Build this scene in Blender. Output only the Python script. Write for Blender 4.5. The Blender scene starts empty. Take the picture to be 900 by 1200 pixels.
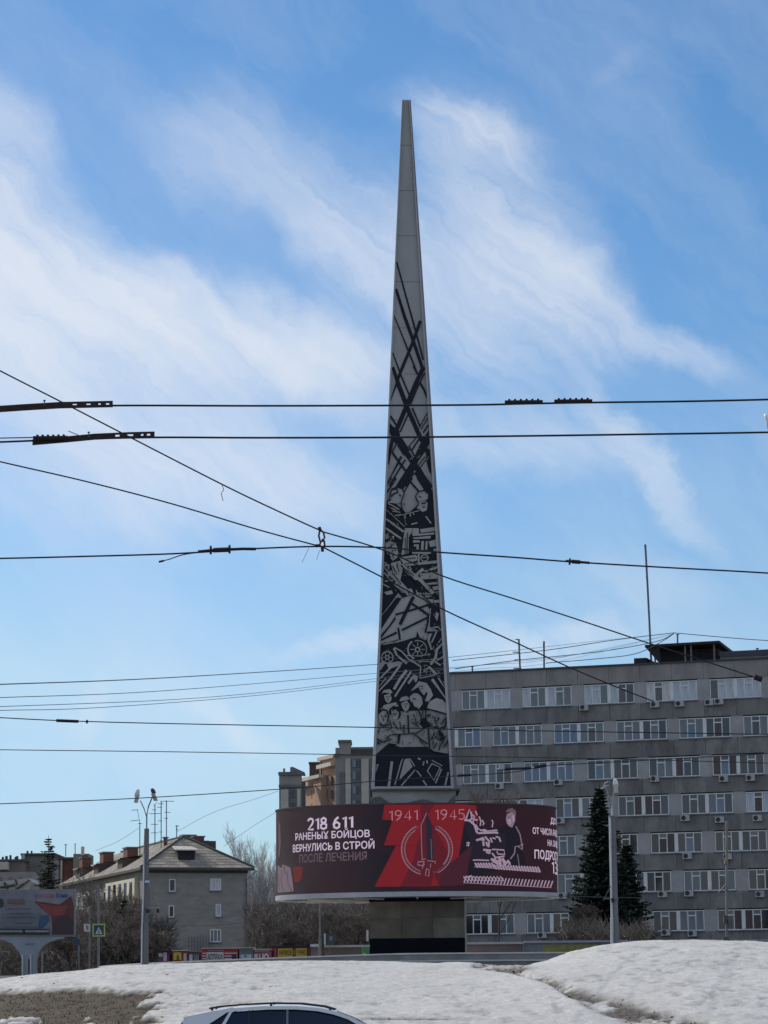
import bpy, bmesh, math, random
import numpy as np
from mathutils import Vector, Matrix, noise as mnoise
random.seed(7)
rnd = random.Random(11)
S = bpy.context.scene
COL = S.collection
R = math.radians

# ------------------------------------------------------------------ camera
F = 3085.0; PITCH = math.atan(565.0/F); ROLL = -0.010
CAMZ = 1.85
CM = Matrix.Rotation(math.pi/2 + PITCH, 3, 'X') @ Matrix.Rotation(ROLL, 3, 'Z')
cam = bpy.data.cameras.new('camera'); camo = bpy.data.objects.new('camera', cam); COL.objects.link(camo)
cam.sensor_fit = 'HORIZONTAL'; cam.sensor_width = 36.0; cam.lens = 36.0*F/900.0
cam.clip_start = 0.1; cam.clip_end = 20000
camo.matrix_world = Matrix.Translation((0, 0, CAMZ)) @ CM.to_4x4()
S.camera = camo
EYE = Vector((0, 0, CAMZ))

def ray(px, py):
    return CM @ Vector(((px-450.0)/F, (600.0-py)/F, -1.0))
def P(px, py, d):
    v = ray(px, py); return EYE + v*(d/v.y)
CMI = CM.transposed()
def proj(p):
    q = CMI @ (Vector(p)-EYE); return (450.0 - F*q.x/q.z, 600.0 + F*q.y/q.z)

# ------------------------------------------------------------------ light
SUN_EL, SUN_AZ = R(41), R(-52)          # azimuth measured from the view direction (+Y) to the right
sdir = Vector((math.sin(SUN_AZ)*math.cos(SUN_EL), math.cos(SUN_AZ)*math.cos(SUN_EL), math.sin(SUN_EL)))
sl = bpy.data.lights.new('sun', 'SUN'); sl.energy = 2.9; sl.angle = R(0.55); sl.color = (1.0, 0.95, 0.88)
so = bpy.data.objects.new('sun', sl); COL.objects.link(so)
so.rotation_euler = sdir.to_track_quat('Z', 'Y').to_euler(); so.location = (0, 0, 100)
S.view_settings.view_transform = 'Standard'; S.view_settings.look = 'None'
S.view_settings.exposure = 0.0; S.view_settings.gamma = 1.0

# ------------------------------------------------------------------ sky with thin cloud
W = bpy.data.worlds.new('World'); S.world = W; W.use_nodes = True
nt = W.node_tree; N = nt.nodes; L = nt.links; N.clear()
def nd(t, **k):
    n = N.new(t)
    for a, b in k.items(): setattr(n, a, b)
    return n
def mth(op, a, b=None, c=None, clamp=False):
    n = nd('ShaderNodeMath', operation=op, use_clamp=clamp)
    for i, v in enumerate((a, b, c)):
        if v is None: continue
        if isinstance(v, (int, float)): n.inputs[i].default_value = v
        else: L.new(v, n.inputs[i])
    return n.outputs[0]
out = nd('ShaderNodeOutputWorld'); bg = nd('ShaderNodeBackground'); bg.inputs[1].default_value = 0.1
sky = nd('ShaderNodeTexSky', sky_type='NISHITA', sun_disc=False, sun_elevation=SUN_EL, sun_rotation=SUN_AZ,
         altitude=150, air_density=1.0, dust_density=0.6, ozone_density=1.6)
tc = nd('ShaderNodeTexCoord'); sp = nd('ShaderNodeSeparateXYZ'); L.new(tc.outputs['Generated'], sp.inputs[0])
az = mth('ARCTAN2', sp.outputs[0], sp.outputs[1]); el = mth('ARCSINE', sp.outputs[2])
U = mth('MULTIPLY_ADD', az, F/100, 4.5)              # units: 1.85 degrees
V = mth('MULTIPLY_ADD', el, F/100, 0.0)
cb = nd('ShaderNodeCombineXYZ'); L.new(U, cb.inputs[0]); L.new(V, cb.inputs[1])
wn = nd('ShaderNodeTexNoise', noise_dimensions='2D'); wn.inputs['Scale'].default_value = 0.8; wn.inputs['Detail'].default_value = 6; wn.inputs['Roughness'].default_value = 0.6
L.new(cb.outputs[0], wn.inputs['Vector'])
wv = nd('ShaderNodeVectorMath', operation='MULTIPLY_ADD'); L.new(wn.outputs['Color'], wv.inputs[0])
wv.inputs[1].default_value = (0.8, 0.8, 0); L.new(cb.outputs[0], wv.inputs[2])
wp = nd('ShaderNodeVectorMath', operation='SUBTRACT'); L.new(wv.outputs[0], wp.inputs[0]); wp.inputs[1].default_value = (0.4, 0.4, 0)
def blob(cx, cy, rx, ry, rot, amp):
    # centre in degrees-like units of (azimuth, elevation); soft elliptical bank of cloud
    m = nd('ShaderNodeMapping', vector_type='TEXTURE'); L.new(wp.outputs[0], m.inputs[0])
    m.inputs['Location'].default_value = (cx/100, (1165-cy)/100, 0)
    m.inputs['Rotation'].default_value = (0, 0, R(rot)); m.inputs['Scale'].default_value = (rx/100, ry/100, 1)
    ln = nd('ShaderNodeVectorMath', operation='LENGTH'); L.new(m.outputs[0], ln.inputs[0])
    r = nd('ShaderNodeMapRange', interpolation_type='SMOOTHERSTEP'); L.new(ln.outputs['Value'], r.inputs[0])
    r.inputs[1].default_value = 0; r.inputs[2].default_value = 1.6; r.inputs[3].default_value = amp; r.inputs[4].default_value = 0
    return r.outputs[0]
BL = [(-80, 265, 235, 112, -42, 1.1), (40, 345, 250, 95, -34, .80), (260, 400, 230, 62, -16, .85), (400, 420, 90, 36, -8, .35), (60, 480, 260, 100, -14, .40),
      (300, 560, 200, 62, -16, .42), (130, 590, 220, 60, -8, .22), (-10, 150, 90, 40, -42, .30),
      (390, 260, 150, 60, -46, .46), (545, 165, 80, 34, -20, .62), (610, 260, 150, 70, -56, .60), (540, 340, 160, 100, -30, .52), (690, 370, 80, 60, -60, .38), (790, 415, 80, 24, -25, .42),
      (600, 520, 130, 44, -5, .34), (760, 550, 115, 22, -52, .55), (430, 765, 110, 16, 4, .38), (640, 765, 120, 26, 5, .50), (95, 835, 40, 22, 70, .22),
      (265, 858, 70, 14, -25, .28), (740, 90, 30, 14, 30, .05), (240, 180, 90, 80, -40, .22), (700, 700, 120, 40, 0, .12)]
dens = None
for b in BL:
    o = blob(*b); dens = o if dens is None else mth('ADD', dens, o)
def fibre(rot, sx, sy, sc, det, rough):
    m = nd('ShaderNodeMapping', vector_type='TEXTURE'); L.new(wp.outputs[0], m.inputs[0]); m.inputs['Rotation'].default_value = (0, 0, R(rot)); m.inputs['Scale'].default_value = (sx, sy, 1)
    n = nd('ShaderNodeTexNoise', noise_dimensions='2D'); L.new(m.outputs[0], n.inputs['Vector']); n.inputs['Scale'].default_value = sc; n.inputs['Detail'].default_value = det; n.inputs['Roughness'].default_value = rough
    return n.outputs['Fac']
f1 = fibre(-36, 6.0, 0.55, 1.0, 10, .62); f2 = fibre(-44, 3.2, 0.9, 0.6, 8, .6)
f3 = fibre(-40, 9.0, 0.22, 1.2, 8, .55); ff = mth('ADD', mth('ADD', mth('MULTIPLY', f1, 0.42), mth('MULTIPLY', f2, 0.40)), mth('MULTIPLY', f3, 0.28))
fr = nd('ShaderNodeMapRange'); L.new(ff, fr.inputs[0]); fr.inputs[1].default_value = .36; fr.inputs[2].default_value = .74; fr.inputs[3].default_value = 0.20; fr.inputs[4].default_value = 1.30
dd = mth('MULTIPLY', dens, fr.outputs[0])
veil = mth('MULTIPLY', mth('SUBTRACT', f2, 0.42), 0.35)
# unseen cirrus added outside the view to brighten the ambient light
far_ = nd('ShaderNodeMapRange', interpolation_type='SMOOTHSTEP'); L.new(mth('ABSOLUTE', mth('SUBTRACT', U, 4.5)), far_.inputs[0]); far_.inputs[1].default_value = 5.0; far_.inputs[2].default_value = 14.0
up_ = nd('ShaderNodeMapRange', interpolation_type='SMOOTHSTEP'); L.new(V, up_.inputs[0]); up_.inputs[1].default_value = 12.5; up_.inputs[2].default_value = 20.0
g1 = nd('ShaderNodeTexNoise'); gm = nd('ShaderNodeMapping'); L.new(tc.outputs['Generated'], gm.inputs[0]); gm.inputs['Scale'].default_value = (1.2, 3.0, 3.5); gm.inputs['Rotation'].default_value = (0.3, 0.5, 0.6)
L.new(gm.outputs[0], g1.inputs['Vector']); g1.inputs['Scale'].default_value = 2.2; g1.inputs['Detail'].default_value = 8; g1.inputs['Roughness'].default_value = .6
cir = nd('ShaderNodeMapRange'); L.new(g1.outputs['Fac'], cir.inputs[0]); cir.inputs[1].default_value = .42; cir.inputs[2].default_value = .64; cir.inputs[3].default_value = 0; cir.inputs[4].default_value = .85
dd = mth('ADD', dd, mth('MULTIPLY', cir.outputs[0], mth('MAXIMUM', far_.outputs[0], up_.outputs[0])))
dd = mth('MULTIPLY', mth('SUBTRACT', 1.0, mth('POWER', 2.718, mth('MULTIPLY', mth('ADD', dd, mth('MAXIMUM', veil, 0.0)), -1.75))), 0.92)
tint = nd('ShaderNodeMix', data_type='RGBA', blend_type='MULTIPLY'); tint.inputs[0].default_value = 1.0
sx_ = nd('ShaderNodeSeparateColor'); L.new(sky.outputs[0], sx_.inputs[0]); cx3 = nd('ShaderNodeCombineColor')
for i, (g_, k_, c_) in enumerate(((1.65, .34, 4.7), (1.22, .70, 7.0), (1.08, 1.03, 9.1))):      # camera-like contrast of the blue
    L.new(mth('MINIMUM', mth('MULTIPLY', mth('POWER', sx_.outputs[i], g_), k_), c_), cx3.inputs[i])
L.new(cx3.outputs[0], tint.inputs[6]); tint.inputs[7].default_value = (1, 1, 1, 1)
mx = nd('ShaderNodeMix', data_type='RGBA'); L.new(dd, mx.inputs[0]); L.new(tint.outputs[2], mx.inputs[6]); mx.inputs[7].default_value = (7.8, 8.25, 9.0, 1)
L.new(mx.outputs[2], bg.inputs[0]); L.new(bg.outputs[0], out.inputs[0])

# ------------------------------------------------------------------ materials
MATS = {}
def srgb(r, g, b):
    f = lambda c: (c/255/12.92) if c/255 <= 0.04045 else ((c/255+0.055)/1.055)**2.4
    return (f(r), f(g), f(b))
def mat(name, col, rough=0.7, var=0.25, scale=2.0, bump=0.0, bscale=None, metal=0.0, spec=0.5, island=0.0, emit=None, emis=0.0, stretch=(1, 1, 1)):
    if name in MATS: return MATS[name]
    m = bpy.data.materials.new(name); m.use_nodes = True; t = m.node_tree; n = t.nodes; l = t.links
    b = n['Principled BSDF']; b.inputs['Roughness'].default_value = rough; b.inputs['Metallic'].default_value = metal
    b.inputs['Specular IOR Level'].default_value = spec
    src = None
    tcn = n.new('ShaderNodeTexCoord'); mp = n.new('ShaderNodeMapping'); mp.inputs['Scale'].default_value = stretch
    l.new(tcn.outputs['Object'], mp.inputs[0])
    nz = n.new('ShaderNodeTexNoise'); nz.inputs['Scale'].default_value = scale; nz.inputs['Detail'].default_value = 6; nz.inputs['Roughness'].default_value = 0.65
    l.new(mp.outputs[0], nz.inputs['Vector'])
    mr = n.new('ShaderNodeMapRange'); l.new(nz.outputs['Fac'], mr.inputs[0]); mr.inputs[1].default_value = 0.28; mr.inputs[2].default_value = 0.72
    mr.inputs[3].default_value = 1-var; mr.inputs[4].default_value = 1+var
    fac = mr.outputs[0]
    if island:
        g = n.new('ShaderNodeNewGeometry'); r2 = n.new('ShaderNodeMapRange'); l.new(g.outputs['Random Per Island'], r2.inputs[0]); r2.inputs[3].default_value = 1-island; r2.inputs[4].default_value = 1+island
        mm = n.new('ShaderNodeMath'); mm.operation = 'MULTIPLY'; l.new(fac, mm.inputs[0]); l.new(r2.outputs[0], mm.inputs[1]); fac = mm.outputs[0]
    vm = n.new('ShaderNodeVectorMath'); vm.operation = 'SCALE'; vm.inputs[0].default_value = col; l.new(fac, vm.inputs['Scale'])
    l.new(vm.outputs[0], b.inputs['Base Color'])
    if bump:
        bz = n.new('ShaderNodeTexNoise'); bz.inputs['Scale'].default_value = bscale or scale*4; bz.inputs['Detail'].default_value = 5
        l.new(mp.outputs[0], bz.inputs['Vector'])
        bn = n.new('ShaderNodeBump'); bn.inputs['Strength'].default_value = 0.6; bn.inputs['Distance'].default_value = bump
        l.new(bz.outputs['Fac'], bn.inputs['Height']); l.new(bn.outputs[0], b.inputs['Normal'])
    if emit:
        b.inputs['Emission Color'].default_value = (*emit, 1); b.inputs['Emission Strength'].default_value = emis
    MATS[name] = m; return m

# ------------------------------------------------------------------ object helpers
def tag(o, label=None, cat=None, group=None, kind=None):
    if label: o['label'] = label
    if cat: o['category'] = cat
    if group: o['group'] = group
    if kind: o['kind'] = kind
    return o
def empty(name, loc, label, cat, group=None):
    o = bpy.data.objects.new(name, None); COL.objects.link(o); o.location = loc; o.empty_display_size = 0.3
    return tag(o, label, cat, group)
class MB:
    def __init__(s): s.v = []; s.f = []
    def add(s, vs, fs):
        k = len(s.v); s.v += [tuple(v) for v in vs]; s.f += [tuple(i+k for i in f) for f in fs]; return s
    def box(s, x0, x1, y0, y1, z0, z1, M=None):
        vs = [Vector((x, y, z)) for z in (z0, z1) for x, y in ((x0, y0), (x1, y0), (x1, y1), (x0, y1))]
        if M is not None: vs = [M @ v for v in vs]
        return s.add(vs, [(3, 2, 1, 0), (4, 5, 6, 7), (0, 1, 5, 4), (1, 2, 6, 5), (2, 3, 7, 6), (3, 0, 4, 7)])
    def tube(s, pts, r, n=6, r2=None, cap=True):
        pts = [Vector(p) for p in pts]; m = len(pts); base = len(s.v); rings = []
        for i, p in enumerate(pts):
            d = (pts[min(i+1, m-1)] - pts[max(i-1, 0)]).normalized()
            a = d.orthogonal().normalized() if abs(d.z) > 0.9 else d.cross(Vector((0, 0, 1))).normalized()
            b = d.cross(a).normalized()
            rr = r if r2 is None else r+(r2-r)*i/max(1, m-1)
            for k in range(n):
                t = 2*math.pi*k/n; s.v.append(tuple(p + a*math.cos(t)*rr + b*math.sin(t)*rr))
        for i in range(m-1):
            for k in range(n):
                a0 = base+i*n+k; a1 = base+i*n+(k+1) % n; s.f.append((a0, a1, a1+n, a0+n))
        if cap:
            s.f.append(tuple(base+k for k in range(n))[::-1]); s.f.append(tuple(base+(m-1)*n+k for k in range(n)))
        return s
    def prism(s, poly, off):
        # poly: list of Vectors (front outline), off: vector to the back outline
        n = len(poly); off = Vector(off)
        nrm = Vector((0, 0, 0))
        for i in range(n): nrm += Vector(poly[i]).cross(Vector(poly[(i+1) % n]))
        if nrm.dot(off) > 0: poly = poly[::-1]
        vs = list(poly) + [Vector(p)+off for p in poly]
        fs = [tuple(range(n)), tuple(range(2*n-1, n-1, -1))] + [(i, i+n, (i+1) % n+n, (i+1) % n) for i in range(n)]
        return s.add(vs, fs)
    def build(s, name, m, parent=None, smooth=False, **tg):
        me = bpy.data.meshes.new(name); me.from_pydata(s.v, [], s.f); me.update()
        if m: me.materials.append(m)
        if smooth:
            for p in me.polygons: p.use_smooth = True
        o = bpy.data.objects.new(name, me); COL.objects.link(o)
        if parent is not None:
            o.parent = parent; o.matrix_parent_inverse = pinv(parent)
        return tag(o, **tg)
def pinv(p): return world(p).inverted()
def world(p):
    m = p.matrix_parent_inverse @ p.matrix_basis
    return world(p.parent) @ m if p.parent else p.matrix_basis.copy()
def Mloc(o, ex, ey, ez): return Matrix(((ex[0], ey[0], ez[0], o[0]), (ex[1], ey[1], ez[1], o[1]), (ex[2], ey[2], ez[2], o[2]), (0, 0, 0, 1)))
def inst(name, me, M, m, parent, **tg):
    """another object sharing mesh data, placed by a world matrix"""
    o = bpy.data.objects.new(name, me); COL.objects.link(o); o.parent = parent
    o.matrix_parent_inverse = world(parent).inverted(); o.matrix_basis = M
    if m is not None and len(me.materials):
        o.material_slots[0].link = 'OBJECT'; o.material_slots[0].material = m
    return tag(o, **tg)
def mesh_of(mb, name, m):
    me = bpy.data.meshes.new(name); me.from_pydata(mb.v, [], mb.f); me.update(); me.materials.append(m); return me
def text_geo(body, bold=0.0):
    c = bpy.data.curves.new('t', 'FONT'); c.body = body; c.size = 1; c.offset = bold; c.resolution_u = 3
    o = bpy.data.objects.new('t', c); COL.objects.link(o)
    me = o.to_mesh(); vs = [v.co.copy() for v in me.vertices]; fs = [tuple(p.vertices) for p in me.polygons]
    o.to_mesh_clear(); bpy.data.objects.remove(o); bpy.data.curves.remove(c)
    x0 = min(v.x for v in vs); x1 = max(v.x for v in vs)
    vs = [((v.x-x0)/(x1-x0), v.y/0.72) for v in vs]      # cap height -> 1
    return vs, fs

# ------------------------------------------------------------------ noise for terrain
def vnoise(X, Y, seed):
    r = np.random.RandomState(seed); T = r.rand(256, 256)
    xi = np.floor(X).astype(int); yi = np.floor(Y).astype(int); fx = X-xi; fy = Y-yi
    fx = fx*fx*(3-2*fx); fy = fy*fy*(3-2*fy)
    a = T[xi % 256, yi % 256]; b = T[(xi+1) % 256, yi % 256]; c = T[xi % 256, (yi+1) % 256]; d = T[(xi+1) % 256, (yi+1) % 256]
    return (a*(1-fx)+b*fx)*(1-fy)+(c*(1-fx)+d*fx)*fy
def fbm(X, Y, seed, oct=5, rough=0.5):
    t = 0; a = 1; s = 0
    for i in range(oct):
        t = t + a*vnoise(X*2**i, Y*2**i, seed+i); s += a; a *= rough
    return t/s
# ------------------------------------------------------------------ ground, road, snow bank
CR = [(-900, 1160), (-300, 1157), (0, 1149), (45, 1143), (95, 1139), (130, 1134), (200, 1131), (330, 1128.5), (450, 1130), (545, 1131.5), (590, 1136), (612, 1139), (628, 1133), (642, 1126), (660, 1119), (690, 1112), (722, 1107), (760, 1105.5), (800, 1105), (850, 1105.5), (900, 1108), (1200, 1116), (1900, 1135)]
def grid_mesh(name, xs, ys, Z, m, attrs=None, **tg):
    nx, ny = len(xs), len(ys); X, Y = np.meshgrid(xs, ys, indexing='ij')
    me = bpy.data.meshes.new(name); co = np.stack([X, Y, Z], -1).reshape(-1, 3)
    i = np.arange(nx*ny).reshape(nx, ny); q = np.stack([i[:-1, :-1], i[1:, :-1], i[1:, 1:], i[:-1, 1:]], -1).reshape(-1, 4)
    me.vertices.add(len(co)); me.vertices.foreach_set('co', co.ravel())
    me.loops.add(q.size); me.loops.foreach_set('vertex_index', q.ravel())
    me.polygons.add(len(q)); me.polygons.foreach_set('loop_start', np.arange(0, q.size, 4)); me.polygons.foreach_set('loop_total', np.full(len(q), 4))
    me.update(calc_edges=True); me.materials.append(m)
    me.polygons.foreach_set('use_smooth', np.ones(len(q), bool))
    for k, a in (attrs or {}).items():
        at = me.attributes.new(k, 'FLOAT', 'POINT'); at.data.foreach_set('value', a.reshape(-1).astype(np.float32))
    o = bpy.data.objects.new(name, me); COL.objects.link(o); return tag(o, **tg)

m_ground = mat('ground_earth', (0.10, 0.09, 0.08), 0.95, 0.35, 0.4, 0.03, 3)
m_road = mat('asphalt', (0.055, 0.055, 0.058), 0.85, 0.25, 1.5, 0.01, 60)
xs = np.concatenate([np.linspace(-4000, -200, 12), np.linspace(-150, 150, 61), np.linspace(200, 4000, 12)])
ys = np.concatenate([np.linspace(-600, 40, 14), np.linspace(44, 160, 59), np.linspace(180, 6000, 40)])
X, Y = np.meshgrid(xs, ys, indexing='ij')
Zg = np.interp(Y, [44, 52, 86, 100, 128, 300, 6000], [0, -0.02, 1.3, 1.9, 2.9, 3.0, 3.0])
grid_mesh('ground', xs, ys, Zg, m_ground, kind='structure')
def gz(x, y): return float(np.interp(y, [44, 52, 86, 100, 128, 300, 6000], [0, -0.02, 1.3, 1.9, 2.9, 3.0, 3.0]))
MB().box(-200, 200, 30, 50.6, -0.3, 0.012).build('road', m_road, kind='structure')
MB().box(-200, 200, 50.6, 50.85, -0.3, 0.15).build('kerb', mat('kerb_concrete', (.3, .3, .29), .9, .2, 1), kind='structure')
mk = MB()
for i in range(-16, 17): mk.box(i*9, i*9+3, 40.3, 40.42, 0.0, 0.0165)
mk.build('road_marking', mat('road_paint', (.6, .6, .58), .7, .3, 3), kind='structure')

def px_of(X, Y, Z):
    A = np.array(CMI); q = np.stack([X, Y, Z-CAMZ], -1) @ A.T
    return 450 - F*q[..., 0]/q[..., 2], 600 + F*q[..., 1]/q[..., 2]
def profile(t): return np.sin(np.clip(t, 0, 1)*math.pi/2)**0.95
xs = np.concatenate([np.arange(-60, -15, 0.6), np.arange(-15, 15, 0.075), np.arange(15, 60, 0.6)])
ys = np.concatenate([np.arange(50.9, 58, 0.25), np.arange(58, 90, 0.095), np.arange(90, 104, 0.7)])
X, Y = np.meshgrid(xs, ys, indexing='ij')
yy = np.linspace(56, 86, 80); pr = profile((yy-51)/(85-51.0))
PX = 450 + F*X/Y
yc = np.interp(PX, [c[0] for c in CR], [c[1] for c in CR])
A = (1165 - 0.01*(PX-450) - yc)/F/math.cos(PITCH)**0
zc = np.min((A[..., None]*yy + CAMZ)/pr, axis=-1)
CRS = [c for c in CR if c[0] <= 330] + [(450, 1129), (560, 1126), (722, 1112), (800, 1106), (900, 1107), (1200, 1116), (1900, 1135)]
yc = np.interp(PX, [c[0] for c in CRS], [c[1] for c in CRS]); A = (1165 - 0.01*(PX-450) - yc)/F
zs = np.min((A[..., None]*yy + CAMZ)/pr, axis=-1); wt_ = np.clip((Y-70)/13, 0, 1); wt_ = wt_*wt_*(3-2*wt_)
zc = zs*(1-wt_) + zc*wt_
Z = zc*profile((Y-51)/(85-51.0)) + 0.02
fall = np.clip((Y-85)/12, 0, 1); plate = np.interp(Y, [85, 104], [1.2, 1.9]) - 0.4
Z = Z*(1-fall*fall*(3-2*fall)) + plate*(fall*fall*(3-2*fall))
near = np.clip((86-Y)/6, 0.12, 1)
n1 = fbm(X*0.35, Y*0.35, 3, 5) - .5; n2 = fbm(X*1.6+7, Y*1.1, 21, 5, .6) - .5
led = fbm(X*0.55+3, Y*1.5, 41, 4, .55); led2 = np.abs(((led*6) % 1)-.5)
n3 = fbm(X*7.0, Y*5.0, 61, 3, .6) - .5
Z = Z + near*(0.20*n1 + 0.075*n2 + 0.04*(led2-.25)) + 0.022*n3*np.clip(near*1.5, 0, 1)
QX, QY = px_of(X, Y, Z)
w1 = (fbm(X*1.1, Y*0.9, 81, 5, .6)-.5); w2 = (fbm(X*4, Y*3, 91, 3, .6)-.5)
# bare turf patch, lower left
rx = np.interp(QY, [1150, 1156, 1160, 1165, 1170, 1176, 1181, 1187, 1193, 1200, 1215], [60, 190, 212, 196, 165, 182, 205, 160, 185, 215, 235])
top = np.interp(QX, [-400, -60, 0, 40, 95, 150, 205], [1172, 1164, 1159, 1157, 1155, 1158, 1157])
g = np.minimum((rx + w1*70 + w2*30 - QX)/9, (QY - top - w2*7 - w1*8)/2.2)
holes = fbm(X*1.3+50, Y*2.2, 131, 4, .6)
rx = rx+6
g = np.where((QY > 1191) & (holes > .60), -1, g)
grass = np.clip(g, 0, 1)
# eroded gully on the right
gp = [(560, 1131), (600, 1136), (640, 1146), (668, 1160), (700, 1174), (740, 1186), (790, 1196), (850, 1204)]
gy = np.interp(QX, [p[0] for p in gp], [p[1] for p in gp]); inx = (QX > 555) & (QX < 850)
wd = np.interp(QX, [555, 610, 640, 690, 740, 800, 850], [2, 3, 3.5, 8, 11, 6, 0.5])
gd = np.where(inx, np.exp(-((QY-gy)/wd)**2), 0)
gully = np.clip(gd*1.7*np.clip((fbm(X*2.2, Y*1.4, 151, 4, .65)-.36)*5.5, 0, 1), 0, 1)
gs = np.exp(-(((QX-600)/26)**2 + ((QY-1134)/3.0)**2)); gully = np.maximum(gully, np.clip(gs*2*np.clip((w1+.5), .4, 1), 0, 1))
streak = np.exp(-(((QX-480)/55)**2 + ((QY-1193.5-w2*2)/1.2)**2)); gully = np.maximum(gully, np.clip(streak*1.6*(w2+.75), 0, 1))
sp_ = (fbm(X*5, Y*4, 171, 3, .6) > .71) & (QX < 330); gully = np.maximum(gully, sp_*0.5)
pits = np.clip((fbm(X*3.1, Y*2.0, 211, 4, .6)-.57)*9, 0, 1)*near; gully = np.maximum(gully, .30*pits*(fbm(X*.4, Y*.4, 223, 3) > .46))
Z = Z - 0.015*pits - 0.10*grass - 0.10*gd - 0.05*gully
lump = np.where(gd > .15, (fbm(X*3.5, Y*3, 191, 3, .6)-.5)*0.16*gd, 0); Z = Z + lump
m_snow = bpy.data.materials.new('old_snow'); m_snow.use_nodes = True
t = m_snow.node_tree; n = t.nodes; l = t.links; b = n['Principled BSDF']
def an(nm): a = n.new('ShaderNodeAttribute'); a.attribute_name = nm; return a.outputs['Fac']
tcn = n.new('ShaderNodeTexCoord')
def nz(sc, det=6, ro=.65, st=(1, 1, 1)):
    mp = n.new('ShaderNodeMapping'); mp.inputs['Scale'].default_value = st; l.new(tcn.outputs['Object'], mp.inputs[0])
    q = n.new('ShaderNodeTexNoise'); q.inputs['Scale'].default_value = sc; q.inputs['Detail'].default_value = det; q.inputs['Roughness'].default_value = ro; l.new(mp.outputs[0], q.inputs['Vector']); return q.outputs['Fac']
def ramp(fac, stops):
    r = n.new('ShaderNodeValToRGB'); l.new(fac, r.inputs[0]); e = r.color_ramp.elements
    e[0].position = stops[0][0]; e[0].color = (*stops[0][1], 1); e[1].position = stops[-1][0]; e[1].color = (*stops[-1][1], 1)
    for p, c in stops[1:-1]: k = e.new(p); k.color = (*c, 1)
    return r.outputs[0]
def mixc(f, a, c, mode='MIX'):
    x = n.new('ShaderNodeMix'); x.data_type = 'RGBA'; x.blend_type = mode
    for s_, v in ((0, f), (6, a), (7, c)):
        if isinstance(v, (int, float)): x.inputs[s_].default_value = v
        elif isinstance(v, tuple): x.inputs[s_].default_value = (*v, 1)
        else: l.new(v, x.inputs[s_])
    return x.outputs[2]
sn = ramp(nz(0.5), [(.3, (.42, .39, .345)), (.5, (.575, .545, .50)), (.75, (.66, .635, .59))])
sn = mixc(0.55, sn, ramp(nz(5, 8, .75, (1, .6, 1)), [(.32, (.36, .34, .31)), (.5, (.56, .54, .51)), (.7, (.66, .645, .62))]))
gr = ramp(nz(3.0, 8, .7), [(.3, (.030, .021, .012)), (.5, (.078, .057, .033)), (.7, (.125, .098, .062))])
di = ramp(nz(6.0, 7, .7), [(.3, (.05, .04, .03)), (.55, (.13, .11, .09)), (.8, (.33, .30, .26))])
c = mixc(an('dirt'), sn, di); c = mixc(an('turf'), c, gr)
l.new(c, b.inputs['Base Color']); b.inputs['Roughness'].default_value = 0.85; b.inputs['Specular IOR Level'].default_value = 0.3
bn = n.new('ShaderNodeBump'); bn.inputs['Strength'].default_value = 0.8; bn.inputs['Distance'].default_value = 0.05; l.new(nz(9, 6, .7, (1, .7, 1)), bn.inputs['Height']); l.new(bn.outputs[0], b.inputs['Normal'])
grid_mesh('snow_bank', xs, ys, Z, m_snow, {'turf': grass, 'dirt': gully}, kind='structure')

# dead grass tufts on the bare patch, debris in the gully
tf = MB(); sel = np.argwhere((grass > .8) & (Y > 58) & (np.abs(X) < 15)); rr = np.random.RandomState(5)
pick = sel[rr.choice(len(sel), min(5000, len(sel)), replace=False)]
for i, j in pick:
    x, y, z = X[i, j]+rr.uniform(-.05, .05), Y[i, j]+rr.uniform(-.05, .05), Z[i, j]; a = rr.uniform(0, 6.28); h = rr.uniform(.02, .06); w = .014
    tf.add([(x-w*math.cos(a), y-w*math.sin(a), z-.01), (x+w*math.cos(a), y+w*math.sin(a), z-.01), (x+rr.uniform(-.05, .05), y+rr.uniform(-.05, .05), z+h)], [(0, 1, 2)])
tf.build('dead_grass', mat('straw', (.065, .052, .030), .9, .3, 3, island=.5), label='short dead brown grass on the bare patch of the snow bank', cat='grass', kind='stuff')
rk = MB(); sel = np.argwhere((gully > .35) & (Y > 58) & (np.abs(X) < 15)); pick = sel[rr.choice(len(sel), min(500, len(sel)), replace=False)]
for i, j in pick:
    x, y, z = X[i, j], Y[i, j], Z[i, j]; s_ = rr.uniform(.015, .06)
    vs = [Vector((rr.uniform(-1, 1), rr.uniform(-1, 1), rr.uniform(-.6, .8)))*s_+Vector((x, y, z+s_*.3)) for _ in range(4)]
    rk.add(vs, [(0, 1, 2), (0, 2, 3), (0, 3, 1), (1, 3, 2)])
rk.build('rubble', mat('rubble', (.16, .13, .10), .9, .4, 3, island=.5), label='dirt clods and melt debris scattered along the snow gully', cat='rubble', kind='stuff')

# ------------------------------------------------------------------ round terrace of the monument
TC = P(488, 1118, 152); TC = Vector((TC.x, 152.0, 0))
m_conc = mat('terrace_concrete', (.20, .20, .20), .9, .25, 1.2, .01, 12, stretch=(1, 1, 1))
m_snowtop = mat('snow_cap', (.50, .48, .45), .9, .15, 2, .03, 8)
def disc(R_, z0, z1, n=120):
    m = MB(); v = [(TC.x+R_*math.cos(2*math.pi*k/n), TC.y+R_*math.sin(2*math.pi*k/n), z-.020*max(0, -R_*math.cos(2*math.pi*k/n)-1)) for z in (z0, z1) for k in range(n)]
    m.add(v, [tuple(range(n))[::-1], tuple(range(n, 2*n))] + [(k, (k+1) % n, (k+1) % n+n, k+n) for k in range(n)]); return m
ter = empty('round_terrace', (TC.x, TC.y, 2.8), 'broad round grey concrete terrace with stepped snowy edge below the obelisk', 'terrace')
disc(18.6, 2.0, 3.42).build('lower_step', m_conc, ter)
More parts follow.
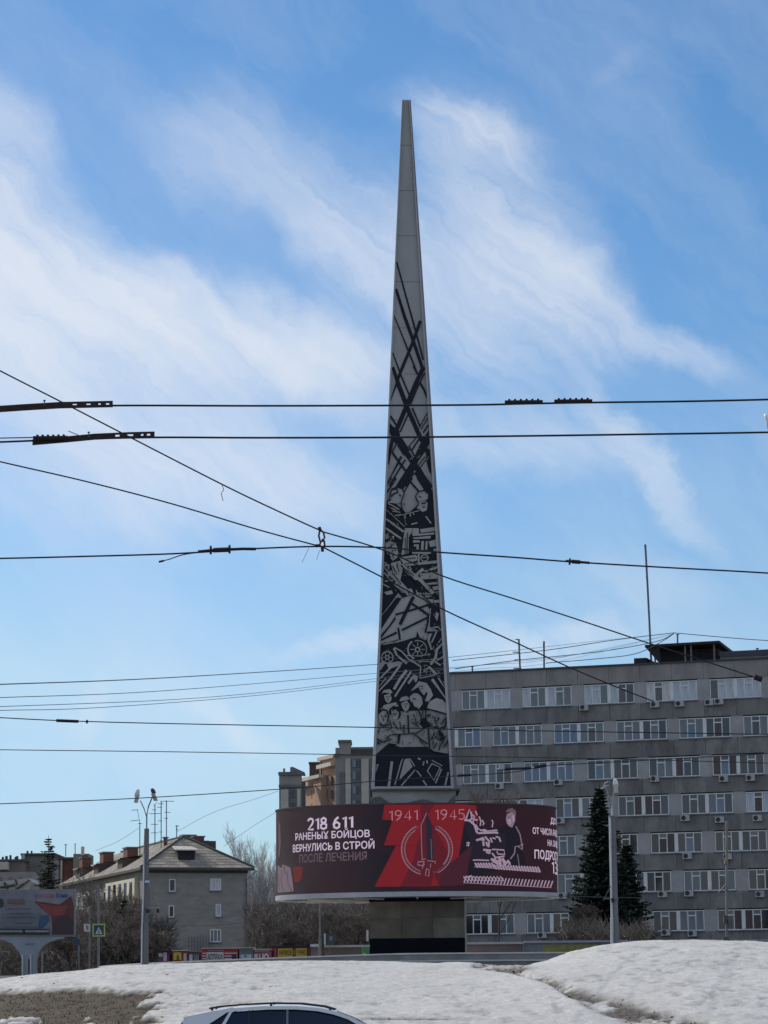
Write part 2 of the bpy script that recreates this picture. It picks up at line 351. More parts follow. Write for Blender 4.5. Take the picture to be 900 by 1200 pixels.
disc(18.68, 3.42, 3.50).build('snow_cover', m_snowtop, ter)
disc(17.9, 3.50, 3.80).build('upper_step', m_conc, ter)
disc(17.98, 3.80, 3.87).build('snow_cover', m_snowtop, ter)

# ------------------------------------------------------------------ the obelisk
m_steel = mat('stele_grey_panel', (.33, .325, .315), .5, .22, .35, .004, 3, spec=.4, stretch=(1, 1, .35))
m_rim = mat('stele_rim', (.38, .365, .36), .5, .14, .8, spec=.4)
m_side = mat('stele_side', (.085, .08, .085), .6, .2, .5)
m_dark = mat('relief_black', (.0065, .0075, .016), .55, .2, 2, spec=.25)
m_lite = mat('relief_steel', (.33, .32, .305), .5, .15, 1.2, spec=.4)
FB = [P(435.6, 925, 150.0), P(532.0, 925, 150.35)]; FT = [P(471.2, 117, 151.5), P(480.2, 117, 151.54)]
BB = [P(441.5, 925, 153.6), P(535.8, 925, 153.9)]; BT = [P(472.0, 117, 151.95), P(481.4, 117, 151.98)]
stele = empty('obelisk', ((FB[0].x+FB[1].x)/2, 151.8, 3.87), 'tall tapering grey obelisk with black relief of workers and soldiers on a round terrace', 'obelisk')
sh = MB(); vs = FB + [BB[1], BB[0]] + FT + [BT[1], BT[0]]
sh.add(vs, [(3, 2, 1, 0), (4, 5, 6, 7), (0, 1, 5, 4), (1, 2, 6, 5), (2, 3, 7, 6), (3, 0, 4, 7)]); 
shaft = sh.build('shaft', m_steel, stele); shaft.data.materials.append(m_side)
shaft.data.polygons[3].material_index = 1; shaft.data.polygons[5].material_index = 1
FN = (FB[1]-FB[0]).cross(FT[0]-FB[0]).normalized()
if FN.y > 0: FN = -FN
def onface(px, py, off=0.0):
    v = ray(px, py); o = FB[0]+FN*off; k = (o-EYE).dot(FN)/v.dot(FN); return EYE + v*k
def plate(pts, off, th, name, m, parent=stele, mp=onface):
    return MB().prism([mp(x, y, off) for x, y in pts], -FN*th).build(name, m, parent)
def strokepoly(pts, w, w2=None):
    pts = [Vector(p) for p in pts]; n_ = len(pts); Lf = []; Rt = []
    for i, p in enumerate(pts):
        d = (pts[min(i+1, n_-1)]-pts[max(i-1, 0)]).normalized(); q = Vector((-d.y, d.x))
        ww = (w if w2 is None else w+(w2-w)*i/(n_-1))/2; Lf.append(p+q*ww); Rt.append(p-q*ww)
    return [tuple(a) for a in Lf]+[tuple(a) for a in Rt[::-1]]
# seams between the cladding sheets of the plain upper shaft
for yy_ in (170, 223, 276, 330, 384, 438, 492):
    xl = 471.2+(435.6-471.2)*(yy_-117)/808; xr = 480.2+(532-480.2)*(yy_-117)/808
    plate([(xl+1, yy_), (xr-1, yy_), (xr-1, yy_+.35), (xl+1, yy_+.35)], .006, .01, 'panel_seam', m_side)
# raised rim
def edge(y, s): return 471.2+(435.6-471.2)*(y-117)/808 if s < 0 else 480.2+(532-480.2)*(y-117)/808
plate([(edge(117, -1), 117), (edge(117, -1)+.9, 117), (edge(925, -1)+3.2, 925), (edge(925, -1), 925)], .18, .19, 'rim', m_rim)
plate([(edge(117, 1)-.9, 117), (edge(117, 1), 117), (edge(925, 1), 925), (edge(925, 1)-3.2, 925)], .18, .19, 'rim', m_rim)
plate([(edge(922, -1)+3.3, 921.6), (edge(922, 1)-3.3, 921.0), (edge(925, 1)-3.3, 923.6), (edge(925, -1)+3.3, 924.4)], .18, .19, 'rim', m_rim)
ZR = {1: (440, 300, 8.575), 2: (440, 430, 8.575), 3: (435, 560, 10), 4: (435, 660, 9.474), 5: (430, 740, 8.571), 6: (430, 830, 8.182)}
def zt(z, pts): x0, y0, s = ZR[z]; return [(x0+x/s, y0+y/s) for x, y in pts]
def clampx(pts):
    o = []
    for x, y in pts:
        y = min(y, 921.5); f = (y-117)/808
        o.append((min(max(x, edge(y, -1)+.9+2.2*f), edge(y, 1)-.9-2.2*f), y))
    return o
cnt = [0]
def rp(z, kind, lay, pts, name):
    cnt[0] += 1; off = .03+.045*lay + .0012*(cnt[0] % 30)
    plate(clampx(zt(z, pts)), off, .04+.03*lay, name, m_dark if kind == 'd' else m_lite)
def rs(z, kind, lay, pts, w, name='relief_bar', w2=None): rp(z, kind, lay, strokepoly(pts, w, w2), name)
D, G = 'd', 'g'
for z, pts, w in [(1, [(212, 60), (300, 380), (400, 740), (480, 1040)], 17), (1, [(203, 330), (290, 600), (380, 850), (470, 1120)], 32), (1, [(185, 600), (330, 950), (425, 1190)], 16),
                  (1, [(172, 970), (250, 1180), (345, 1410)], 15), (1, [(452, 650), (370, 880), (250, 1170), (140, 1450)], 30),
                  (2, [(165, 0), (240, 200), (315, 390)], 44), (2, [(310, 385), (350, 480), (420, 640), (470, 745)], 42), (2, [(485, 0), (400, 180), (330, 350), (230, 590), (190, 680)], 44),
                  (2, [(495, 60), (430, 190), (350, 380)], 14), (2, [(330, 470), (250, 650)], 15), (2, [(380, -10), (415, 60)], 14), (2, [(450, 160), (490, 230), (520, 310)], 20),
                  (2, [(370, 410), (450, 600)], 15), (2, [(150, 490), (215, 590)], 18), (2, [(200, 680), (290, 830), (380, 960), (430, 1040), (570, 1210)], 52), (2, [(255, 710), (340, 840)], 14), (2, [(340, 800), (390, 890)], 14),
                  (2, [(175, 720), (145, 840), (120, 980)], 34), (2, [(440, 610), (522, 460)], 9), (2, [(458, 625), (528, 510)], 9), (2, [(480, 660), (532, 580)], 14), (2, [(360, 845), (440, 720)], 15), (2, [(335, 800), (420, 695)], 9),
                  (2, [(215, 760), (165, 860)], 12), (2, [(170, 860), (300, 1040)], 20), (2, [(260, 900), (110, 1170)], 22), (2, [(300, 930), (140, 1190)], 14), (2, [(220, 780), (290, 890)], 10),
                  (2, [(430, 990), (500, 900)], 9), (2, [(455, 1005), (510, 930)], 9), (2, [(440, 1000), (545, 1190)], 14), (2, [(400, 1060), (495, 1210)], 28), (2, [(330, 1120), (395, 1210)], 14), (2, [(310, 1200), (390, 1060)], 12)]:
    rs(z, D, 0, pts, w)
for z, pts in [(2, [(140, 560), (180, 600), (240, 640), (250, 720), (200, 770), (135, 650)]), (2, [(532, 640), (545, 760), (500, 850), (440, 930), (390, 1040), (300, 1205), (200, 1205), (290, 1060), (350, 970), (400, 880), (440, 790), (480, 720)]),
               (2, [(500, 800), (545, 830), (560, 1000), (580, 1090), (540, 1050), (515, 960)]), (3, [(350, -5), (450, -5), (370, 140), (300, 110)]),
               (3, [(530, 0), (600, 0), (725, 160), (740, 560), (690, 560), (680, 200), (640, 170)]),
               (3, [(165, 300), (250, 290), (330, 330), (400, 412), (470, 392), (540, 335), (580, 300), (640, 280), (690, 180), (735, 200), (748, 565), (400, 580), (165, 600)]),
               (3, [(160, 590), (390, 578), (750, 566), (795, 1205), (125, 1205)]),
               (4, [(115, -5), (752, -5), (780, 430), (620, 440), (600, 385), (690, 365), (560, 330), (480, 340), (350, 385), (300, 325), (105, 600)]),
               (4, [(340, 385), (105, 735), (105, 560), (285, 380)]), (4, [(265, 590), (272, 622), (160, 770), (95, 840), (98, 800), (200, 690)]),
               (4, [(610, 450), (782, 438), (800, 760), (700, 725), (655, 705), (655, 520)]),
               (5, [(120, 150), (170, 110), (300, 112), (400, 85), (440, 70), (495, 55), (505, 0), (530, 60), (590, 90), (620, 60), (600, 0), (775, -5), (800, 480), (822, 720), (780, 790), (600, 790), (300, 800), (230, 760), (95, 830), (95, 430)]),
               (6, [(70, 445), (190, 350), (240, 350), (320, 372), (580, 368), (600, 400), (780, 450), (800, 350), (835, 745), (55, 755)]), (6, [(520, 100), (560, 88), (612, 180), (540, 192), (512, 150)])]:
    rp(z, D, 0, pts, 'relief_panel')
for z, pts, w in [(3, [(290, 0), (180, 170)], 26), (3, [(240, 0), (175, 100)], 12), (3, [(485, 0), (385, 165)], 13), (3, [(435, 15), (565, 165)], 20), (3, [(620, 0), (725, 185)], 14),
                  (4, [(270, 570), (450, 520), (640, 460)], 20), (4, [(470, 370), (430, 450), (320, 680)], 36), (4, [(440, 440), (560, 520), (655, 590)], 24), (4, [(635, 598), (340, 742)], 22), (4, [(285, 768), (95, 855)], 22),
                  (4, [(650, 560), (600, 770)], 18), (4, [(300, 715), (320, 850)], 22), (4, [(110, 905), (300, 850)], 10)]:
    rs(z, D, 0, pts, w)
for z, pts in [(3, [(215, 210), (238, 132), (300, 108), (362, 130), (382, 180), (362, 232), (350, 282), (310, 302), (230, 292), (185, 300)]), (3, [(525, 210), (560, 162), (620, 150), (672, 190), (662, 250), (600, 268), (550, 282)]),
               (3, [(560, 292), (620, 270), (662, 290), (650, 380), (600, 400), (558, 362), (530, 360)]), (3, [(395, 590), (480, 590), (470, 660), (440, 700), (440, 880), (355, 905), (380, 700)]),
               (3, [(482, 590), (556, 590), (562, 655), (742, 638), (742, 662), (484, 682)]), (3, [(570, 602), (745, 576), (750, 622), (582, 642)]), (3, [(490, 700), (700, 678), (692, 710), (498, 716)]),
               (3, [(490, 732), (570, 730), (570, 756), (490, 760)]), (3, [(500, 780), (560, 778), (556, 850), (532, 850), (530, 800), (500, 806)]), (3, [(588, 740), (620, 740), (612, 850), (582, 850)]),
               (3, [(640, 740), (662, 740), (658, 840), (632, 840)]), (3, [(672, 745), (758, 722), (765, 800), (690, 810)]), (3, [(730, 830), (770, 830), (775, 872), (738, 870)]), (3, [(480, 868), (700, 870), (700, 890), (480, 888)]),
               (3, [(330, 932), (520, 902), (540, 920), (538, 968), (380, 1010)]), (3, [(400, 1012), (780, 965), (782, 1000), (410, 1032)]), (3, [(510, 1130), (600, 1050), (622, 1080), (540, 1150)]),
               (3, [(570, 1122), (790, 1100), (800, 1180), (580, 1190)]), (3, [(610, 1092), (780, 1030), (786, 1062), (640, 1102)]), (3, [(165, 762), (220, 740), (280, 760), (312, 830), (312, 930), (250, 972), (200, 900), (170, 850)]),
               (3, [(162, 660), (200, 652), (202, 708), (170, 720)]), (3, [(240, 682), (272, 680), (262, 730)]), (3, [(230, 1000), (340, 970), (372, 1050), (342, 1200), (270, 1150)]), (3, [(340, 1008), (380, 1010), (565, 1190), (500, 1200), (400, 1100)]),
               (4, [(540, 120), (750, 100), (756, 160), (552, 172)]), (4, [(600, 222), (752, 205), (752, 232), (610, 240)]), (4, [(680, 262), (762, 250), (762, 292), (690, 300)]), (4, [(600, 400), (692, 400), (682, 442), (620, 432)]),
               (4, [(360, 292), (450, 280), (472, 340), (400, 360)]), (4, [(140, 322), (230, 300), (242, 340), (172, 352)]), (4, [(300, 180), (250, 240), (370, 330), (400, 290)]), (4, [(720, 540), (752, 560), (732, 642), (708, 600)]), (4, [(690, 412), (782, 405), (782, 438), (700, 440)]),
               (5, [(200, 322), (320, 298), (342, 320), (220, 382)]), (5, [(120, 332), (150, 290), (182, 322), (130, 400)]), (5, [(470, 430), (512, 450), (502, 500), (484, 512), (470, 470), (422, 530), (408, 512)]),
               (5, [(148, 622), (170, 590), (230, 578), (258, 612), (240, 624), (180, 612)]), (5, [(172, 642), (232, 622), (248, 670), (240, 702), (210, 722), (184, 692)]), (5, [(130, 782), (170, 740), (290, 710), (322, 750), (232, 772), (222, 802)]),
               (5, [(325, 692), (350, 660), (400, 648), (432, 680), (340, 702)]), (5, [(340, 722), (402, 692), (432, 740), (410, 802), (368, 792)]), (5, [(428, 650), (450, 620), (512, 620), (552, 660), (562, 722), (520, 782), (480, 752), (440, 702)]),
               (5, [(438, 602), (520, 500), (600, 518), (642, 580), (664, 642), (620, 702), (582, 700), (610, 622), (562, 540), (510, 562)]), (5, [(520, 562), (572, 550), (602, 600), (572, 642), (540, 602)]),
               (5, [(600, 772), (630, 702), (700, 668), (762, 688), (808, 730), (802, 822), (700, 792)]), (5, [(245, 812), (290, 780), (322, 820), (310, 872), (270, 892)]), (5, [(112, 852), (150, 798), (196, 798), (212, 850), (196, 912), (160, 938), (130, 902)]),
               (6, [(360, 490), (400, 480), (437, 560), (308, 692)])]:
    rp(z, G, 1, pts, 'relief_figure')
for z, pts, w in [(3, [(200, 300), (260, 330), (330, 372)], 13), (3, [(230, 350), (300, 382)], 12), (3, [(280, 440), (362, 430)], 12), (3, [(250, 390), (342, 402)], 10), (3, [(392, 482), (400, 430)], 14), (3, [(462, 452), (455, 418)], 13), (3, [(502, 432), (490, 408)], 12), (3, [(380, 428), (565, 382)], 9),
                  (3, [(640, 450), (702, 532)], 16), (3, [(470, 545), (542, 525)], 16), (3, [(170, 368), (392, 572)], 9), (3, [(172, 480), (382, 632)], 22), (3, [(170, 588), (352, 712)], 22), (3, [(556, 890), (556, 990)], 22),
                  (3, [(150, 990), (212, 1042)], 16), (3, [(140, 1040), (232, 1150)], 18), (3, [(150, 1110), (222, 1190)], 16), (3, [(600, 905), (580, 940), (600, 975), (650, 975), (672, 935), (650, 900), (600, 905)], 13), (3, [(600, 935), (660, 930)], 10), (3, [(445, 1040), (470, 1080)], 20),
                  (4, [(205, 90), (300, 200), (390, 300)], 46), (4, [(140, 110), (222, 142)], 14), (4, [(150, 200), (242, 190)], 13), (4, [(135, 30), (200, 20), (190, 70)], 14), (4, [(130, 230), (200, 270)], 12), (4, [(335, 20), (450, 110), (560, 200), (690, 335)], 36), (4, [(500, 332), (662, 340)], 12), (4, [(500, 300), (520, 360)], 10),
                  (4, [(282, 372), (108, 582)], 10), (4, [(700, 322), (760, 315), (735, 350)], 12), (4, [(670, 720), (740, 705), (790, 750)], 16), (4, [(660, 500), (640, 700)], 8),
                  (5, [(160, 130), (260, 110)], 12), (5, [(350, 318), (240, 360), (108, 482)], 22), (5, [(335, 338), (240, 470), (106, 602)], 22), (5, [(190, 470), (108, 560)], 12), (5, [(400, 388), (330, 480), (272, 582)], 28), (5, [(445, 400), (360, 530), (280, 655)], 18),
                  (5, [(270, 168), (300, 240), (402, 322)], 20), (5, [(275, 160), (350, 200), (420, 280), (540, 350)], 13), (5, [(450, 288), (525, 348)], 12), (5, [(400, 240), (520, 246), (640, 228)], 9), (5, [(520, 302), (642, 302)], 9),
                  (5, [(540, 350), (532, 468), (682, 440), (620, 350)], 13), (5, [(570, 402), (625, 358)], 14), (5, [(640, 20), (618, 90), (652, 182)], 22), (5, [(700, 0), (650, 112)], 14), (5, [(772, 122), (702, 180), (690, 262), (640, 332)], 26),
                  (5, [(772, 250), (702, 292)], 14), (5, [(742, 342), (680, 300)], 14), (5, [(762, 60), (720, 112)], 12), (5, [(620, 350), (702, 432)], 18), (5, [(655, 478), (802, 672)], 28), (5, [(720, 468), (802, 572)], 18), (5, [(770, 500), (802, 545)], 9),
                  (5, [(600, 20), (630, 50), (600, 70)], 12), (6, [(240, 510), (210, 748)], 25), (6, [(335, 498), (268, 732)], 12), (6, [(410, 480), (458, 555)], 10), (6, [(462, 590), (330, 742)], 12), (6, [(478, 598), (522, 655)], 12), (6, [(538, 690), (572, 740)], 14),
                  (6, [(515, 492), (488, 478)], 16), (6, [(548, 508), (538, 548)], 12), (6, [(575, 498), (580, 530)], 14), (6, [(622, 498), (722, 552)], 9), (6, [(622, 530), (580, 600), (642, 692), (702, 566), (622, 530)], 12), (6, [(716, 580), (658, 718)], 14),
                  (6, [(780, 612), (750, 738)], 16), (6, [(66, 545), (108, 535), (62, 640)], 10), (6, [(345, 480), (310, 560)], 6)]:
    rs(z, G, 1, pts, w, 'relief_strip')
def ring(z, cx, cy, r, w, a0=0, a1=360, kind=G, name='relief_wheel'):
    n_ = max(8, int((a1-a0)/18)); rs(z, kind, 1, [(cx+r*math.cos(R(a0+(a1-a0)*k/n_)), cy+r*math.sin(R(a0+(a1-a0)*k/n_))) for k in range(n_+1)], w, name)
ring(5, 205, 260, 58, 12); ring(5, 205, 260, 18, 12); ring(5, 510, 180, 98, 16, 110, 235); ring(5, 510, 180, 90, 8, 250, 400); ring(5, 508, 182, 22, 12)
for a in range(0, 360, 45): rs(5, G, 1, [(510+34*math.cos(R(a)), 180+34*math.sin(R(a))), (510+74*math.cos(R(a)), 180+74*math.sin(R(a)))], 7, 'relief_spoke')
for a in range(0, 360, 60): rs(5, G, 1, [(205+20*math.cos(R(a)), 260+20*math.sin(R(a))), (205+52*math.cos(R(a)), 260+52*math.sin(R(a)))], 6, 'relief_spoke')
for pts, w in (([(185, 300), (222, 215), (238, 130), (300, 103), (365, 126), (388, 185), (364, 236), (350, 290), (365, 370), (400, 412)], 11), ([(560, 300), (530, 340), (470, 392)], 12), ([(552, 285), (520, 215), (556, 158), (620, 144), (676, 188), (668, 255)], 11)): rs(3, D, 2, pts, w, 'relief_line')
# black chased lines over the figures
for z, pts, w in [(3, [(222, 190), (238, 140), (300, 122), (312, 168), (272, 182), (232, 215)], 16), (3, [(330, 190), (350, 215)], 10), (3, [(235, 240), (215, 270)], 10), (3, [(592, 300), (642, 288)], 14), (3, [(560, 210), (590, 225)], 6), (3, [(600, 340), (630, 335)], 8),
                  (3, [(425, 640), (420, 880)], 9), (3, [(460, 662), (455, 880)], 14), (3, [(400, 700), (395, 890)], 6), (3, [(180, 822), (245, 800)], 12), (3, [(205, 860), (215, 930)], 16), (3, [(240, 850), (300, 850)], 8), (3, [(250, 900), (262, 940)], 10), (3, [(225, 775), (240, 790), (265, 780)], 8),
                  (3, [(250, 1030), (300, 1130)], 12), (3, [(300, 1000), (325, 1100)], 10), (3, [(390, 950), (520, 935)], 8), (3, [(660, 1050), (690, 1055)], 16), (3, [(420, 1070), (500, 1150)], 8),
                  (4, [(330, 20), (420, 120), (520, 240)], 14), (4, [(230, 100), (330, 230)], 8), (4, [(400, 300), (430, 345)], 8), (4, [(630, 410), (660, 430)], 6), (4, [(560, 330), (600, 380)], 10),
                  (5, [(102, 872), (108, 822), (150, 786), (200, 792), (217, 850), (207, 902)], 13), (5, [(128, 922), (170, 952), (222, 930)], 13), (5, [(235, 832), (230, 782), (270, 755), (322, 780), (334, 832), (318, 872)], 17), (5, [(432, 702), (442, 752), (404, 812)], 13),
                  (5, [(430, 642), (470, 602), (532, 610), (562, 652), (574, 722)], 17), (5, [(340, 712), (338, 760), (372, 800)], 9), (5, [(600, 772), (700, 802), (800, 832)], 8), (5, [(608, 842), (642, 830)], 12), (5, [(712, 892), (728, 862)], 14), (5, [(620, 905), (655, 960), (720, 950)], 7),
                  (5, [(140, 850), (155, 846)], 5), (5, [(172, 846), (188, 850)], 5), (5, [(162, 855), (160, 885), (168, 900)], 4), (5, [(190, 655), (204, 652)], 5), (5, [(218, 650), (232, 652)], 5), (5, [(212, 660), (208, 690)], 5), (5, [(262, 826), (278, 822)], 5), (5, [(292, 822), (304, 828)], 5), (5, [(284, 832), (282, 856)], 4),
                  (5, [(366, 730), (384, 725)], 6), (5, [(400, 722), (414, 730)], 6), (5, [(392, 735), (388, 765)], 5), (5, [(462, 672), (492, 680)], 9), (5, [(455, 700), (462, 732)], 6), (5, [(545, 572), (560, 570)], 6), (5, [(500, 760), (550, 850), (540, 900)], 10), (5, [(570, 740), (560, 830)], 8), (5, [(600, 740), (590, 860)], 8),
                  (5, [(655, 850), (690, 870)], 6), (5, [(680, 880), (700, 940)], 6), (5, [(740, 930), (800, 860)], 9), (5, [(470, 830), (500, 930)], 5), (5, [(230, 890), (250, 960)], 7), (5, [(330, 900), (345, 990)], 7),
                  (6, [(395, 60), (398, 150), (402, 232)], 13), (6, [(312, 250), (302, 335)], 22), (6, [(90, 288), (150, 322)], 11), (6, [(160, 322), (232, 290)], 9), (6, [(210, 340), (282, 350)], 12), (6, [(100, 315), (125, 345)], 8), (6, [(400, 240), (480, 235), (545, 195)], 9), (6, [(460, 250), (580, 342)], 9), (6, [(590, 190), (602, 385)], 13),
                  (6, [(690, 210), (732, 280), (700, 300)], 28), (6, [(618, 300), (652, 230)], 9), (6, [(640, 385), (672, 330)], 9), (6, [(692, 402), (702, 350)], 9), (6, [(740, 372), (782, 300)], 11), (6, [(740, 200), (782, 90)], 9), (6, [(250, 130), (302, 205)], 7), (6, [(350, 160), (360, 240)], 7), (6, [(430, 130), (500, 180)], 5), (6, [(130, 170), (110, 240)], 5),
                  (6, [(230, 250), (180, 290)], 7), (6, [(600, 385), (640, 415), (780, 440)], 8), (6, [(640, 180), (700, 190), (760, 170)], 8), (6, [(505, 300), (540, 345)], 6), (6, [(660, 260), (680, 300)], 8), (6, [(760, 260), (720, 340)], 7), (6, [(240, 250), (400, 245)], 7), (6, [(170, 205), (240, 195)], 5)]:
    rs(z, D, 2, pts, w, 'relief_line')

# fine chasing: short engraved strokes in the crowded zones, too small to pick apart
ch_ = {D: MB(), G: MB()}; q_ = random.Random(77)
for z, bx, n_, ang in ((3, (160, 290, 400, 560), 26, .6), (3, (170, 640, 330, 1190), 46, 1.1), (3, (480, 1000, 780, 1190), 26, -.5), (4, (140, 0, 420, 330), 34, .8), (4, (560, 180, 770, 720), 36, 1.3), (5, (560, 20, 790, 460), 44, 2.0), (5, (120, 110, 420, 300), 22, .5), (5, (420, 240, 640, 330), 14, .2),
                       (5, (110, 700, 420, 1000), 30, 1.4), (5, (430, 760, 560, 1000), 16, 1.2), (5, (600, 830, 790, 1000), 24, 1.0), (6, (80, 200, 300, 340), 26, .5), (6, (320, 60, 580, 360), 26, 1.2), (6, (600, 200, 790, 400), 34, 1.1), (2, (120, 800, 560, 1190), 16, -.95)):
    for _ in range(n_):
        x, y = q_.uniform(bx[0], bx[2]), q_.uniform(bx[1], bx[3]); a = ang+q_.gauss(0, .5); l_ = q_.uniform(12, 46); bnd = q_.uniform(-.3, .3)
        kd = q_.choice((D, G)) if z < 6 else D; kd = D if (z == 5 and y > 640) else kd
        pts = [(x, y), (x+math.cos(a)*l_*.5, y+math.sin(a)*l_*.5), (x+math.cos(a+bnd)*l_, y+math.sin(a+bnd)*l_)]
        pg_ = clampx(zt(z, strokepoly(pts, q_.uniform(3.5, 7), 2))); ch_[kd].prism([onface(u, v, .175+(.012 if kd == D else 0)) for u, v in pg_], -FN*.03)
for kd, mm in ((D, m_dark), (G, m_lite)): ch_[kd].build('relief_chasing', mm, stele)['kind'] = 'stuff'
# base block under the shaft: pale weathered concrete, splayed, over the drum
m_base = mat('pedestal_concrete', (.50, .49, .46), .85, .3, .5, .02, 4)
bs = MB(); a0 = P(436, 926.5, 149.9); a1 = P(534.5, 926.5, 150.3); b0 = P(441, 960, 150.4); b1 = P(530, 960, 150.8); k = Vector((0, 4, 0))
bs.add([b0, b1, b1+k, b0+k, a0, a1, a1+k, a0+k], [(3, 2, 1, 0), (4, 5, 6, 7), (0, 1, 5, 4), (1, 2, 6, 5), (2, 3, 7, 6), (3, 0, 4, 7)]); bs.build('collar', m_base, stele)
le = MB(); a0 = P(433.8, 924.8, 149.7); le.box(0, 99.8/F*149.7+.25, 0, 4.6, -.10, 0, Matrix.Translation(a0)); le.build('ledge', m_side, stele)
m_br = mat('bracket_dark', (.13, .125, .115), .8, .4, 2)
for pts in ([(437, 934), (446, 933.5), (452, 938), (462, 944), (437, 944)], [(474, 944), (480, 940), (496, 936.5), (510, 940), (516, 944)], [(533.5, 930), (533.5, 944), (522, 944), (528, 936)]):
    MB().prism([P(x, y, 149.75) for x, y in pts], (0, .12, 0)).build('collar_brace', m_br, stele)

# ------------------------------------------------------------------ drum with LED screen
DC = Vector((P(488.5, 1050, 152.4).x, 152.4, 0)); DA = 163.2/F*152.4; DB = 5.3
def t_of(px, py=1000):   # pixel column -> angle on the drum
    return math.asin(max(-.9999, min(.9999, (px-488.5)/163.2)))
def drum(t, z, off=0): return Vector((DC.x+(DA+off)*math.sin(t), DC.y-(DB+off)*math.cos(t), z))
def onscreen(px, py, off=0.0):
    v = ray(px, py); o = EYE-DC; a = DA+off; b = DB+off
    A_ = (v.x/a)**2+(v.y/b)**2; B_ = 2*(o.x*v.x/a**2+o.y*v.y/b**2); C_ = (o.x/a)**2+(o.y/b)**2-1
    q = max(B_*B_-4*A_*C_, 0); k = (-B_-math.sqrt(q))/(2*A_); return EYE+v*k
ZT = onscreen(488, 942).z; ZB = onscreen(488, 1044.6).z; ZB2 = onscreen(488, 1050.3).z
def ringwall(a_off, z0, z1, th, t0=-math.pi, t1=math.pi, n=160):
    m = MB(); full = abs(t1-t0-2*math.pi) < 1e-6; q = n if full else n+1
    for k in range(q):
        t = t0+(t1-t0)*k/n; m.v += [tuple(drum(t, z0, a_off)), tuple(drum(t, z1, a_off)), tuple(drum(t, z1, a_off-th)), tuple(drum(t, z0, a_off-th))]
    for k in range(n):
        a = 4*k; b = 4*((k+1) % q)
        m.f += [(a, b, b+1, a+1), (a+1, b+1, b+2, a+2), (a+2, b+2, b+3, a+3), (a+3, b+3, b, a)]
    return m
stand = empty('screen_drum', (DC.x, DC.y, 3.87), 'wide curved LED screen drum on a dark square pillar in front of the obelisk foot', 'screen')
def smat(name, s, e=1.0, base=.012): return mat(name, (base, base, base), .85, .12, 3, spec=.08, emit=srgb(*s), emis=e)
# background of the picture: dark maroon, greyer to the left
m_scr = bpy.data.materials.new('screen_picture'); m_scr.use_nodes = True
t = m_scr.node_tree; n = t.nodes; l = t.links; b = n['Principled BSDF']; b.inputs['Roughness'].default_value = .85; b.inputs['Specular IOR Level'].default_value = .1; b.inputs['Base Color'].default_value = (.012, .012, .012, 1)
tcn = n.new('ShaderNodeTexCoord'); spx = n.new('ShaderNodeSeparateXYZ'); l.new(tcn.outputs['Object'], spx.inputs[0])
mr = n.new('ShaderNodeMapRange'); l.new(spx.outputs[0], mr.inputs[0]); mr.inputs[1].default_value = DC.x-DA; mr.inputs[2].default_value = DC.x+DA
cr = ramp(mr.outputs[0], [(0, srgb(82, 74, 76)), (.12, srgb(72, 63, 68)), (.26, srgb(58, 47, 56)), (.40, srgb(38, 32, 44)), (.6, srgb(48, 28, 42)), (1, srgb(58, 30, 42))])
cr2 = mixc(ramp(nz(.35, 3), [(.4, (0, 0, 0)), (.7, (.6, .6, .6))]), cr, srgb(66, 38, 48))
l.new(cr2, b.inputs['Emission Color']); b.inputs['Emission Strength'].default_value = .52
ringwall(0, ZB, ZT, .35, -2.0, 2.0).build('screen_face', m_scr, stand, smooth=False)
ringwall(.05, ZB2, ZB-.003, .5).build('lower_rim', mat('white_rim', (.34, .34, .36), .5, .15, 1), stand)
ringwall(.05, ZT+.003, ZT+.07, .45).build('upper_rim', mat('dark_rim', (.06, .05, .06), .6, .2, 1), stand)
ringwall(-.05, ZB, ZT, .3, 2.0, 2*math.pi-2.0).build('back_cladding', m_side, stand)
sf = MB(); nn = 96; sf.add([drum(2*math.pi*k/nn, ZB2+.04, -.36) for k in range(nn)] + [drum(2*math.pi*k/nn, ZB2+.12, -.36) for k in range(nn)], [tuple(range(nn)), tuple(range(2*nn-1, nn-1, -1))]+[(k, (k+1) % nn, (k+1) % nn+nn, k+nn) for k in range(nn)])
sf.build('soffit', mat('soffit', (.16, .16, .165), .8, .3, 1), stand)
m_sb = mat('soffit_beam', (.42, .40, .34), .7, .25, 2)
for k in range(12):
    t_ = 2*math.pi*k/12; a = drum(t_, ZB2-.0, -.9); c = DC.copy(); c.z = ZB2; MB().tube([c.lerp(a, .38), a], .07, 4).build('soffit_beam', m_sb, stand)
# coloured fields and line art of the picture, bent to the drum
def bend(polys, off, name, m, th=.02):
    bm = bmesh.new()
    for pts in polys:
        vs = [bm.verts.new((x, y, 0)) for x, y in pts]
        try: bm.faces.new(vs)
        except ValueError: pass
    bmesh.ops.triangulate(bm, faces=bm.faces[:])
    for _ in range(6):
        es = [e for e in bm.edges if e.calc_length() > 9]
        if not es: break
        bmesh.ops.subdivide_edges(bm, edges=es, cuts=1); bmesh.ops.triangulate(bm, faces=bm.faces[:])
    for v in bm.verts: v.co = onscreen(min(max(v.co.x, 325.4), 651.6), v.co.y, off)
    me = bpy.data.meshes.new(name); bm.to_mesh(me); bm.free(); me.materials.append(m)
    o = bpy.data.objects.new(name, me); COL.objects.link(o); o.parent = stand; o.matrix_parent_inverse = world(stand).inverted(); return o
Q7 = lambda p: [(322+x/7.031, 945+y/7.031) for x, y in p]
Q8 = lambda p: [(445+x/10, 935+y/10) for x, y in p]
Q9 = lambda p: [(535+x/7.2, 940+y/7.2) for x, y in p]
